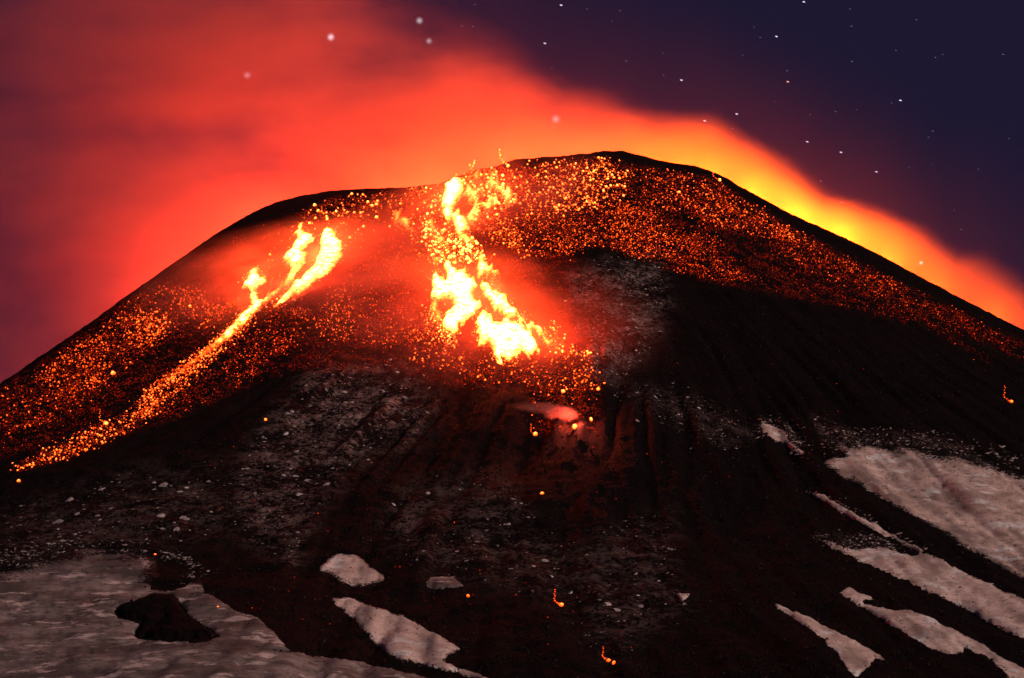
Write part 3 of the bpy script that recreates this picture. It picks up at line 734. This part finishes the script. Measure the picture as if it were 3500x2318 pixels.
# ================================================================== lava
def lava_light(name, u, v, up, watts, radius, color=(1.0, 0.13, 0.02), dy=0.0):
    x, y, z, hit = ground(np.array([u]), np.array([v]))
    n = normal(x, y, 6.0)[0]
    L = bpy.data.lights.new(name, "POINT")
    L.energy = watts; L.color = color; L.shadow_soft_size = radius
    o = bpy.data.objects.new(name, L)
    o.location = (x[0] + n[0] * up, y[0] + n[1] * up + dy, z[0] + n[2] * up)
    COL.objects.link(o)
    return o

eye_px = MZ([(352, 640), (390, 600), (450, 580), (512, 600), (490, 650), (440, 700), (400, 740), (365, 760), (345, 700)])
for i, (nm, poly, heat, label) in enumerate(lava_polys):
    thin = heat < 10
    if not thin: poly = inflate(poly, 7.0); heat *= 1.75 if "shoulder" in nm else 1.4
    o, dm, px = drape("lava_flow", poly, M_LAVA, 5.0 if not thin else 4.0, 1.6 if not thin else 0.8, 4.5, 6.5 if not thin else 1.8, 500 + i * 11, 14 if not thin else 5, 1.6 if not thin else .5, 0.2, holes=[eye_px] if nm == "left lobe" else (), fingers=0 if thin else 26.0)
    # hottest along the axis, cooler along the margin; streaked along the flow
    dx, dy = px[:, 0] - 1790, px[:, 1] - 300
    st = fbm(np.arctan2(dx, dy) * 62, np.hypot(dx, dy) * 0.018, 600 + i, 3)
    lim = 29 if heat > 17 else 18 if not thin else 6
    k = np.minimum(heat * (0.07 + 0.98 * np.clip(dm / lim, 0, 1) ** 1.25) * (0.28 + 1.5 * st), 24)
    if nm == "tail": k = k * (0.25 + 1.0 * sstep(620, 900, px[:, 0])) * (0.35 + 1.3 * vnoise(px[:, 0] * 0.11, px[:, 1] * 0.11, 91))
    if nm == "left lobe": k = k * (1 - 0.62 * sstep(1560, 1500, px[:, 0] + (px[:, 1] - 1060) * 0.35) * sstep(1000, 1040, px[:, 1]))
    attr(o, "temperature_k", k)
    tag(o, label, "lava flow", "lava flows on the upper slope")

LG = 0.42e6
for u, v, up, w in ((1130, 830, 14, 1.2), (1085, 910, 14, 1.3), (1010, 1000, 12, .9), (880, 960, 12, .8), (830, 1050, 8, .35),
                    (1545, 690, 14, 1.1), (1640, 660, 10, .6), (1590, 780, 12, .8), (1720, 640, 8, .4), (1560, 930, 14, 1.0), (1560, 1040, 14, 1.4), (1690, 1010, 14, 1.0), (1730, 1160, 16, 1.6), (1800, 1190, 12, 1.0), (1900, 1200, 8, .4)):
    lava_light("lava_light", u, v, up * 0.42, LG * w, 5, (1.0, 0.075, 0.018))
lava_light("block_light", 1975, 1452, 4.5, 1.6e5, 1.5, (1.0, 0.10, 0.05))

# ------------------------------------------------------------------ glowing blocks
ico = bmesh.new(); bmesh.ops.create_icosphere(ico, subdivisions=1, radius=1.0)
ico_v = np.array([v.co[:] for v in ico.verts]); ico_f = np.array([[v.index for v in f.verts] for f in ico.faces]); ico.free()
block_meshes = []
for s in range(4):
    r = np.random.default_rng(40 + s)
    vv = ico_v * (0.75 + 0.45 * r.random((len(ico_v), 1)))
    me = bpy.data.meshes.new("lava_block"); me.from_pydata([tuple(p) for p in vv], [], ico_f.tolist()); me.update()
    a = me.attributes.new("core", "FLOAT", "POINT"); a.data.foreach_set("value", [float(x) for x in np.interp(ico_v[:, 2], [-1, -.3, .5, 1], [.15, .3, .6, 1.5])])  # bright cap over a dim base: soft glow halo painted into the emission
    me.materials.append(M_EMBER)
    block_meshes.append(me)

field_label = {
    "crown": "glowing lava block in the dense field under the highest rim",
    "ridge": "glowing lava block strewn along the right-hand ridge slope",
    "brow": "glowing lava block on the brow left of the upper channel",
    "neck": "yellow-hot lava block in the broken neck above the lower fork",
    "eye": "yellow-hot lava block round the dark eye of the upper flows",
    "brow_left": "glowing lava block between the slanting streak and the upper channel",
    "spill": "glowing lava block spilling right below the hooked flow",
    "shoulder": "yellow-hot lava block beside the heads of the left lava flows",
    "flank": "glowing lava block strewn over the outer left flank",
    "streak": "glowing lava block along the rill running down the left flank",
    "middle": "small glowing lava block between the left and central flows",
    "toe": "glowing lava block round the toe of the lower lava fork",
    "spall": "hot lava fragment crumbling from the margin of a lava flow",
    "lower": "lone red ember on the dark lower slope",
}
allp = []
for i, (name, poly, num, sz, ht, cl) in enumerate(fields):
    p = scatter(poly, int(num * (1.95 if sz[0] < 4.5 else 1.4)), cl, 1000 + i * 13)
    t = np.random.default_rng(2000 + i).random(len(p)) ** 3.6
    t2 = np.clip(t * 0.75 + np.random.default_rng(2500 + i).random(len(p)) ** 4 * 0.4, 0, 1)
    size = (sz[0] + (sz[1] - sz[0]) * t) * 0.66
    heat = ht[0] * np.random.default_rng(2700 + i).uniform(.3, .95, len(p)) + (ht[1] - ht[0]) * t2
    for j in range(len(p)): allp.append((p[j, 0], p[j, 1], size[j], heat[j], name))
lone = [(1738, 570, 16, 12, "lone white-hot lava block lying on the rim right of the eye"), (2458, 618, 15, 12, "bright lava block lying on the right-hand ridge line"),
        (2320, 660, 13, 9, "bright lava block below the dip of the right rim"), (650, 1050, 14, 8, "bright lava block high on the outer left flank"),
        (388, 1280, 17, 8, "bright lava block at the head of the lower left ember trail"), (362, 1450, 15, 9, "brightest lava block on the lower left rill"),
        (1968, 1464, 22, 8, "bright lava block at the tip of the small smoke puff"), (1830, 1488, 16, 8, "orange lava block left below the small smoke puff"),
        (1918, 2072, 14, 5, "lone lava block with a short trail at the bottom centre"), (2100, 2268, 11, 4, "orange lava block with a twin beside it at the bottom edge"),
        (2081, 2262, 12, 4, "left one of two orange lava blocks at the bottom edge"), (3456, 1376, 15, 5, "lone lava block with a short trail near the right edge"),
        (1852, 1689, 11, 6, "small orange lava block on the dark slope under the smoke puff"), (2018, 1437, 15, 8, "lava block right above the small smoke puff"),
        (1925, 1342, 16, 9, "bright lava block under the toe of the lowest lobe"), (2044, 1333, 14, 7, "orange lava block at the end of the right lava strip"),
        (1600, 2040, 10, 4, "red lava block on the lower slope near the faint snow patch"), (65, 1647, 13, 6, "lowest orange lava block at the left edge"),
        (744, 2079, 9, 4, "orange ember lying on the grey left snowfield"), (530, 1898, 8, 4, "orange ember at the top of the grey left snowfield"),
        (908, 1437, 11, 6, "orange lava block with a faint streak on the dark left slope")]
# spall round the margins of the flows
re_ = np.random.default_rng(77)
for nm, poly, heat, label in lava_polys:
    rp = np.array(roughen(poly, 6, 3, 5)); m_ = int(len(rp) * (2.2 if heat >= 10 else 1.4))
    pk = rp[re_.integers(0, len(rp), m_)] + re_.normal(0, 9 if heat >= 10 else 6, (m_, 2)) + np.array([[0, 3]])
    for q_ in pk: allp.append((q_[0], q_[1], re_.uniform(2.5, 6.5), min(heat, 14) * re_.uniform(.08, .55), "spall"))
pu = np.array([p[0] for p in allp]); pv = np.array([p[1] for p in allp])
v_lim = np.interp(pu, ru, rv) + 3
ok = pv > v_lim
ex, ey, ez, ehit = ground(pu, np.maximum(pv, v_lim)); ok &= ehit
order = sorted([i for i in range(len(allp)) if ok[i]], key=lambda i: -allp[i][2] * (1 + 0.05 * allp[i][3]))
single = set(order[:278])
en = normal(ex, ey)

def place_block(x, y, z, n, size, heat, label, group=None):
    o = bpy.data.objects.new("lava_block", block_meshes[random.randrange(4)])
    rad = size * 0.27 * 0.5
    o.location = (x + n[0] * rad * .5, y + n[1] * rad * .5, z + n[2] * rad * .5)
    out = Vector((n[0], n[1], n[2])) + Vector((x, y, 0)).normalized() * 0.8
    o.rotation_mode = "QUATERNION"
    o.rotation_quaternion = out.to_track_quat("Z", "Y") @ Vector((0, 0, 1)).rotation_difference(Vector((random.uniform(-.2, .2), random.uniform(-.2, .2), 1)))
    s = random.uniform(0.85, 1.2)
    o.scale = (rad * s, rad / s, rad * random.uniform(.75, 1.05))
    o.color = (min(heat / 20.0, 1.0), 0, 0, 1)
    COL.objects.link(o)
    tag(o, label, "lava block", group)
    return o
for i in order[:278]:
    nm = allp[i][4]
    place_block(ex[i], ey[i], ez[i], en[i], allp[i][2], allp[i][3], field_label[nm], "glowing blocks: " + nm)
lu = np.array([p[0] for p in lone], float); lv = np.array([p[1] for p in lone], float)
lx, ly, lz, lh = ground(lu, np.maximum(lv, np.interp(lu, ru, rv) + 4)); ln = normal(lx, ly)
for i, p in enumerate(lone):
    place_block(lx[i], ly[i], lz[i], ln[i], p[2] * 0.8, p[3] * 0.85, p[4], "lone glowing blocks")

rest = np.array(order[278:])
nr = len(rest)
rad = np.array([allp[i][2] for i in rest]) * 0.27 * 0.5
hk = np.array([allp[i][3] for i in rest]); hk = np.where(hk < 5, hk * 1.05, hk)
jit = 0.7 + 0.6 * rng.random((nr, 6, 1))
vv = oct_v[None] * rad[:, None, None] * jit
# soft glow painted per fragment: bright outward tip fading to a dim body
rh = np.stack([ex[rest], ey[rest], 0 * ex[rest]], -1); rh /= np.linalg.norm(rh, axis=1, keepdims=True)
ew = en[rest] + rh * 0.8 + rng.normal(0, .15, (nr, 3)); ew /= np.linalg.norm(ew, axis=1, keepdims=True)
eu = np.cross(ew, rng.normal(0, 1, (nr, 3))); eu /= np.linalg.norm(eu, axis=1, keepdims=True)
ev = np.cross(ew, eu)
cen = np.stack([ex[rest], ey[rest], ez[rest]], -1) + en[rest] * (rad * .5)[:, None]
co = vv[..., 0:1] * eu[:, None] + vv[..., 1:2] * ev[:, None] + vv[..., 2:3] * ew[:, None] + cen[:, None]
ff = (oct_f[None] + (np.arange(nr) * 6)[:, None, None]).reshape(-1, 3)
debris = mesh_obj("glowing_debris", co.reshape(-1, 3), ff, M_DEBRIS, smooth=False)
attr(debris, "temperature_k", (hk[:, None] * np.array([.30, .30, .30, .30, 1.55, .2])[None] * rng.uniform(.8, 1.2, (nr, 6))).ravel())
tag(debris, "thousands of small glowing lava fragments scattered over the slope", "lava debris", None, "stuff")

# camera-shake light trails of some blocks, made up as strings of glowing beads
trail_shape = [(0, 0), (-9, -6), (-17, -12), (-24, -18), (-27, -27), (-24, -36), (-26, -45), (-23, -54), (-25, -62)]
def trail(u, v, scale, heat, label):
    pts = np.array([(u + a * scale + random.uniform(-1, 1), v + b * scale + random.uniform(-1, 1)) for a, b in trail_shape[1:]])
    x, y, z, h = ground(pts[:, 0], np.maximum(pts[:, 1], np.interp(pts[:, 0], ru, rv) + 3))
    n = normal(x, y); V, F, K = [], [], []
    for i in range(len(pts)):
        if not h[i]: continue
        r = 0.27 * (2.6 - 0.12 * i) * scale
        b = len(V)
        V += [tuple(np.array((x[i], y[i], z[i])) + n[i] * r * .6 + q * r * random.uniform(.8, 1.2)) for q in ico_v]
        F += [tuple(int(k) + b for k in f) for f in ico_f]; K += [heat * random.uniform(.5, 1.1)] * len(ico_v)
    o = mesh_obj("light_trail", V, F, M_DEBRIS); attr(o, "temperature_k", K)
    tag(o, label, "light trail", "camera-shake light trails")
def rim_trail(u, v, pts, label):  # camera-shake trails of rim blocks, added as beads hanging in the air
    x, y, z, h = ground(np.array([u]), np.array([np.interp(u, ru, rv) + 6]))
    V, F, K = [], [], []
    for i, (a, b_) in enumerate(pts):
        ax, az = pix_dir(u + a, v + b_); d_ = DIST + y[0] + random.uniform(-3, 3)
        r = 0.27 * random.uniform(2.0, 4.2); b = len(V)
        V += [(ax * d_ + q[0] * r, d_ - DIST + q[1] * r, az * d_ + q[2] * r * 1.3) for q in ico_v]
        F += [tuple(int(k) + b for k in f) for f in ico_f]; K += [random.uniform(3, 8)] * len(ico_v)
    o = mesh_obj("rim_light_trail", V, F, M_DEBRIS); attr(o, "temperature_k", K)
    tag(o, label, "lava spatter", "camera-shake light trails above the rim")
rim_trail(1738, 566, [(-8, -6), (-17, -12), (-22, -20), (-30, -26), (-28, -36), (-31, -44), (-30, -54)], "thin camera-shake light trail above the rim")
rim_trail(1612, 590, [(0, 0), (6, -8), (-2, -14), (4, -22), (-6, -26), (8, -32), (10, -40)], "ragged camera-shake light trail over the rim right of the upper channel")
rim_trail(1560, 625, [(0, 0), (-3, -8), (3, -15), (-5, -20), (0, -28)], "small camera-shake light trail over the rim above the upper channel")
trail(2458, 618, .8, 3.0, "camera-shake light trail behind the bright block on the right ridge")
trail(2320, 660, .8, 2.4, "camera-shake light trail behind the block below the right dip")
trail(650, 1050, .8, 2.2, "camera-shake light trail above the block on the outer left flank")
trail(362, 1450, .8, 3.0, "camera-shake light trail above the brightest block on the left rill")
trail(1918, 2072, .9, 2.2, "camera-shake light trail above the lone block at the bottom centre")
trail(2081, 2262, .8, 2.2, "camera-shake light trail above the twin blocks at the bottom edge")
trail(3456, 1376, .9, 2.2, "camera-shake light trail above the lone block near the right edge")
trail(1830, 1488, .6, 2.5, "camera-shake light trail left of the small smoke puff")

# ================================================================== smoke and air
def pos3(u, v, depth_y):
    ax, az = pix_dir(u, v); return ax * (DIST + depth_y), depth_y, az * (DIST + depth_y)

plume_top = [(-500, -520), (400, -420), (700, -260), (870, -110), (1000, 5), (1100, 62), (1180, 105), (1240, 165), (1300, 195), (1450, 222), (1510, 268), (1640, 296), (1700, 345), (1800, 392), (1900, 448), (2040, 500), (2120, 555), (2200, 615), (2265, 600), (2368, 660), (2600, 800)]
PLY = 140.0                                                   # middle of the plume, behind the rim
tp = np.array([pos3(u / S23, v / S23, PLY) for u, v in plume_top])
rg = np.array([pos3(u / S23, v / S23, PLY) for u, v in ridge_px])
X0, X1, Z0, Z1 = -800.0, 700.0, 200.0, 1100.0

def curve_node(t, x, xs, zs):
    nd = t.n("FloatCurve"); c = nd.mapping.curves[0]
    nrm = [((a - X0) / (X1 - X0), (b - Z0) / (Z1 - Z0)) for a, b in zip(xs, zs) if X0 < a < X1]
    nrm = [(0.0, nrm[0][1])] + nrm + [(1.0, nrm[-1][1])]
    while len(c.points) < len(nrm): c.points.new(0.5, 0.5)
    for p, q in zip(c.points, nrm): p.location = (q[0], min(max(q[1], 0), 1)); p.handle_type = "VECTOR"
    nd.mapping.use_clip = False
    nd.mapping.update()
    t.l(t.rng(x, X0, X1, 0, 1, "LINEAR"), nd.inputs["Value"])
    return t.rng(nd.outputs[0], 0, 1, Z0, Z1, "LINEAR")

def mat_plume():
    t = NT("volcanic_smoke")
    p = t.pos()
    warp = t.n("VectorMath", operation="SUBTRACT"); t.l(t.noise(p, 0.0075, 2.5, 0.5, True), warp.inputs[0]); warp.inputs[1].default_value = (.5, .5, .5)
    ws = t.n("VectorMath", operation="SCALE"); t.l(warp.outputs[0], ws.inputs[0]); ws.inputs["Scale"].default_value = 46.0
    q = t.n("VectorMath", operation="ADD"); t.l(p, q.inputs[0]); t.l(ws.outputs[0], q.inputs[1])
    sx = t.n("SeparateXYZ"); t.l(q.outputs[0], sx.inputs[0])
    x, y, z = sx.outputs
    zt = curve_node(t, x, tp[:, 0], tp[:, 2])
    width = t.rng(x, -120.0, 160.0, 110.0, 22.0)
    edge = t.rng(t.math("DIVIDE", t.math("SUBTRACT", zt, z), width), 0.0, 1.0)
    zr = curve_node(t, x, rg[:, 0], rg[:, 2])
    low = t.rng(t.math("SUBTRACT", z, zr), 36.0, 2.0)          # dense gas hugging the rim
    low = t.math("MULTIPLY", low, t.rng(x, 10.0, 150.0))
    yy = t.math("MULTIPLY", t.rng(y, 20.0, 90.0), t.rng(y, 330.0, 200.0))
    st = t.n("Mapping"); st.inputs["Rotation"].default_value = (0, math.radians(28), 0); st.inputs["Scale"].default_value = (0.55, 1, 1.25); t.l(p, st.inputs[0])
    body = t.rng(t.noise(st.outputs[0], 0.0095, 4, 0.6), 0.36, 0.62, 0.10, 1.55)
    left = t.rng(x, -620.0, -240.0, 0.22, 1.1, "LINEAR")
    lowleft = t.rng(t.math("ADD", z, t.math("MULTIPLY", x, -0.25)), 350.0, 640.0, 0.16, 1.0)
    d = t.math("MULTIPLY", t.math("MULTIPLY", edge, yy), t.math("MULTIPLY", body, t.math("MULTIPLY", left, lowleft)))
    d = t.math("ADD", d, t.math("MULTIPLY", t.math("MULTIPLY", low, yy), t.math("MULTIPLY", edge, 1.4)))
    veil = t.math("MULTIPLY", t.rng(t.math("SUBTRACT", z, zt), 150.0, -40.0), t.math("MULTIPLY", yy, 0.035))
    d = t.math("ADD", d, veil)
    d = t.math("MULTIPLY", d, 0.0042)
    v = t.n("VolumePrincipled")
    v.inputs["Color"].default_value = (0.85, 0.30, 0.33, 1)
    v.inputs["Anisotropy"].default_value = 0.0
    t.l(d, v.inputs["Density"])
    t.l(v.outputs[0], t.out.inputs["Volume"])
    t.m.cycles.volume_step_rate = 0.35
    t.m.cycles.volume_sampling = "MULTIPLE_IMPORTANCE"
    return t.m

# closed hull: plume outline with a margin, swept from just behind the rim to far behind it
hull_top = [(a[0], a[2] + 150) for a in tp]
hull_bot = [(a[0], a[2] - 90) for a in rg if X0 - 100 < a[0] < X1 + 100]
hx = np.linspace(-720, 620, 36)
ht = np.interp(hx, [a[0] for a in hull_top], [a[1] for a in hull_top]); ht = np.minimum(ht, 1150)
hb = np.interp(hx, [a[0] for a in hull_bot], [a[1] for a in hull_bot])
PV, PF = [], []
for yy in (8.0, 350.0):
    for a, b in zip(hx, ht): PV.append((a, yy, b))
    for a, b in zip(hx, hb): PV.append((a, yy, min(b, 1e9)))
nh = len(hx)
for i in range(nh - 1):
    f0, f1 = 0, 2 * nh
    PF.append((f0 + i, f0 + nh + i, f0 + nh + i + 1, f0 + i + 1)); PF.append((f1 + i, f1 + i + 1, f1 + nh + i + 1, f1 + nh + i))
    PF.append((f0 + i, f0 + i + 1, f1 + i + 1, f1 + i)); PF.append((f0 + nh + i, f1 + nh + i, f1 + nh + i + 1, f0 + nh + i + 1))
for e, s in ((0, 1), (nh - 1, -1)):
    q = (e, 2 * nh + e, 3 * nh + e, nh + e); PF.append(q if s > 0 else q[::-1])
plume = mesh_obj("smoke_plume", PV, PF, mat_plume(), smooth=False)
tag(plume, "red-lit smoke plume drifting left from behind the crater rim", "smoke", None, "stuff")

# light of the molten crater floor and of the flow on the far side of the right ridge
def point(name, loc, watts, radius, color):
    L = bpy.data.lights.new(name, "POINT"); L.energy = watts; L.color = color; L.shadow_soft_size = radius
    o = bpy.data.objects.new(name, L); o.location = loc; COL.objects.link(o); return o
for u, v, up, y, w in ((1000, 430, -34, 60, 4.0e6), (1200, 372, -34, 70, 4.4e6), (880, 440, -34, 80, 3.3e6), (1350, 358, -34, 70, 3.2e6)):
    x_, _, z_ = pos3(u / S23, v / S23, y)
    point("crater_light", (float(x_), y, float(z_) + up), w, 14, (1.0, 0.150, 0.020))
for u, v, up, y, w in ((640, 470, -50, 240, 6.5e6), (440, 590, -50, 270, 4.0e6)):  # added lamps, unseen behind the left flank, to redden the plume there
    x_, _, z_ = pos3(u / S23, v / S23, y)
    point("unseen_far_light", (float(x_), y, float(z_) + up), w, 14, (1.0, 0.115, 0.028))
for u, v, w in ((1500, 366, .45e6), (1570, 380, .6e6), (1640, 394, .9e6), (1740, 448, 1.9e6), (1840, 500, 3.2e6), (1940, 548, 3.0e6), (2050, 600, 1.4e6), (2160, 660, .6e6), (2300, 730, 0.6e6)):
    x_, _, z_ = pos3(u / S23, v / S23, 75)
    point("unseen_far_light", (float(x_), 75, float(z_) - 3), w, 16, (1.0, 0.205, 0.006))

# thin fume lying over the lava: soft-edged clouds, densest in the middle, lying along the slope
ico = bmesh.new(); bmesh.ops.create_icosphere(ico, subdivisions=3, radius=1.0)
cv = [v.co[:] for v in ico.verts]; cf = [[v.index for v in f.verts] for f in ico.faces]; ico.free()
def cloud(name, u, v, axes, up, tilt, dens, color, label, wisp=0.0):
    x, y, z, hit = ground(np.array([u]), np.array([v])); n = Vector(normal(x, y, 25.0)[0])
    t = NT(name)
    tc = t.n("TexCoord"); co_ = tc.outputs["Object"]
    ln_ = t.n("VectorMath", operation="LENGTH"); t.l(co_, ln_.inputs[0])
    r2 = t.math("POWER", ln_.outputs["Value"], 2.0)
    f = t.math("POWER", t.math("MAXIMUM", t.math("SUBTRACT", 1.0, r2), 0.0), 2.0)
    if wisp: f = t.math("MULTIPLY", f, t.rng(t.noise(co_, wisp, 3, 0.6), 0.35, 0.65, 0.15, 1.65))
    vp = t.n("VolumePrincipled"); vp.inputs["Color"].default_value = color
    t.l(t.math("MULTIPLY", f, dens), vp.inputs["Density"])
    t.l(vp.outputs[0], t.out.inputs["Volume"])
    o = mesh_obj(name, cv, cf, t.m)
    right = Vector((1, 0, 0)); right = (right - n * right.dot(n)).normalized(); upv = n.cross(right)
    c, s_ = math.cos(tilt), math.sin(tilt)
    ex_, ey_ = right * c + upv * s_, upv * c - right * s_
    from mathutils import Matrix
    m = Matrix((ex_, ey_, n)).transposed().to_4x4() @ Matrix.Diagonal((axes[0], axes[1], axes[2], 1))
    m.translation = Vector((x[0], y[0], z[0])) + n * up
    o.matrix_world = m
    tag(o, label, "smoke", None, "stuff")
FC = (.9, .34, .25, 1)
cloud("lava_fume", 1010, 970, (145, 190, 42), 4, -0.5, 1.15e-2, FC, "thin red-lit fume veiling the lava flows of the left group", 2.6)
cloud("lava_fume", 1570, 760, (160, 150, 38), 4, 0.2, 9.0e-3, FC, "thin red-lit fume veiling the upper central lava flows", 2.6)
cloud("lava_fume", 1630, 1140, (160, 190, 44), 4, 0.3, 8.0e-3, FC, "thin red-lit fume veiling the lower lava fork", 2.6)
cloud("smoke_puff", 1915, 1428, (15, 8, 7), 3.0, -0.25, 2.4e-1, (.9, .5, .45, 1), "small pink smoke puff drifting left from a glowing block", 1.6)
cloud("smoke_wisp", 1850, 1412, (24, 6.5, 6), 3.5, -0.10, 1.2e-1, (.9, .5, .45, 1), "thin wisp trailing left of the small smoke puff", 1.8)

# ================================================================== stars
def mat_star(name, col, k):
    t = NT(name); e = t.n("Emission"); e.inputs[0].default_value = col; e.inputs[1].default_value = k
    t.l(e.outputs[0], t.out.inputs[0]); t.m.cycles.emission_sampling = "NONE"; return t.m
star_me = {}
for nm, col, k in (("bright", (.92, .86, 1, 1), 1.0), ("faint", (.62, .58, .85, 1), .25), ("orange", (1, .45, .3, 1), 1.2)):
    me = bpy.data.meshes.new("star"); me.from_pydata([tuple(p) for p in ico_v], [], ico_f.tolist()); me.update()
    me.materials.append(mat_star("star_" + nm, col, k)); star_me[nm] = me
SD = 30000.0
Z3 = lambda pts: P(2300, 0, 1.96, pts)
Z2 = lambda pts: P(1200, 0, 1.96, pts)
def star(u, v, kind, length, thick, label, group=None):
    ax, az = pix_dir(u, v)
    o = bpy.data.objects.new("star", star_me[kind])
    d = Vector((float(ax), 1.0, float(az))).normalized() * SD
    o.location = Vector((0, -DIST, 0)) + d
    px = 0.27 / 3029 * SD
    o.scale = (length * px / 2, thick * px / 2, thick * px / 2)
    o.rotation_euler = (0, math.radians(12), 0)
    COL.objects.link(o)
    tag(o, label, "star", group)
bright = Z3([(1363, 1151), (900, 950), (427, 764), (1524, 673), (57, 537), (694, 245), (877, 13), (1126, 1021), (213, 810)]) + Z2([(1407, 35), (1298, 291)])
bl = ["brightest star high above the right slope", "bright star just over the smoke of the right ridge", "bright star over the bend of the smoke right of the summit",
      "bright star in the empty sky at the upper right", "bright star over the summit between smoke and dark sky", "bright star in the upper sky right of centre",
      "bright star at the top edge right of centre", "star between the smoke and the brightest star", "star at the very edge of the smoke right of the summit",
      "bright star at the top edge near the middle", "star in the dark gap above the sloping smoke edge"]
for (u, v), l in zip(bright, bl): star(u, v, "bright", 11, 4.6, l, "stars")
star(*Z3([(770, 548)])[0], "orange", 10, 5, "orange-tinted star under a white one in the upper right sky", "stars")
faint = Z3([(1186, 61), (1196, 176), (1494, 338), (1808, 365), (1760, 386), (2213, 365), (765, 474), (1230, 735), (1580, 1120), (2046, 1133), (990, 1213), (1130, 1358), (1932, 1537), (2252, 929), (1740, 879), (1712, 920),
            (399, 862), (685, 681), (469, 370), (585, 252), (543, 182), (1630, 133), (1200, 412), (1885, 1407), (1740, 1102), (920, 768), (1465, 690), (1090, 748)]) + \
        Z2([(830, 30), (1580, 60), (1800, 72), (815, 177), (1343, 459), (2091, 355), (2093, 505), (1843, 410), (1748, 140), (745, 175)])
for i, (u, v) in enumerate(faint): star(u, v, "faint", random.uniform(4, 9), random.uniform(2.0, 3.4), "small faint star in the dark violet sky", "faint stars")

# stars veiled by smoke: soft round blurs
def mat_blur(k, col):
    t = NT("veiled_star")
    tc = t.n("TexCoord"); ln_ = t.n("VectorMath", operation="LENGTH"); t.l(tc.outputs["Object"], ln_.inputs[0])
    f = t.math("POWER", t.rng(ln_.outputs["Value"], 1.0, 0.0, 0.0, 1.0, "LINEAR"), 2.0)
    e = t.n("Emission"); e.inputs[0].default_value = col; t.l(t.math("MULTIPLY", f, k), e.inputs[1])
    t.l(e.outputs[0], t.out.inputs["Volume"]); t.m.cycles.volume_step_rate = 1.0
    return t.m
ico = bmesh.new(); bmesh.ops.create_icosphere(ico, subdivisions=2, radius=1.0)
bv = [v.co[:] for v in ico.verts]; bf = [[v.index for v in f.verts] for f in ico.faces]; ico.free()
for u, v, d, k, l in ((765, 86, 26, 2.2, "largest blurred star shining through the smoke at the upper left"), (572, 174, 26, .8, "dim blurred star in the red smoke at the upper left"),
                      (1285, 276, 30, .9, "blurred star in the orange smoke over the rim"), (970, 48, 24, .8, "dim blurred star at the top edge of the smoke"),
                      (992, 95, 22, .6, "faintest blurred star under another near the top edge"), (2130, 608, 14, 2.5, "violet blurred star against the smoke of the right ridge")):
    me = bpy.data.meshes.new("veiled_star"); me.from_pydata(bv, [], bf); me.update()
    px = 0.27 / 3029 * SD; r = d / S23 / 2 * px
    me.materials.append(mat_blur(k / r, (1, .85, .95, 1)))
    o = bpy.data.objects.new("veiled_star", me)
    ax, az = pix_dir(u / S23, v / S23)
    o.location = Vector((0, -DIST, 0)) + Vector((float(ax), 1.0, float(az))).normalized() * SD
    o.scale = (r, r, r); COL.objects.link(o)
    tag(o, l, "star", "stars")
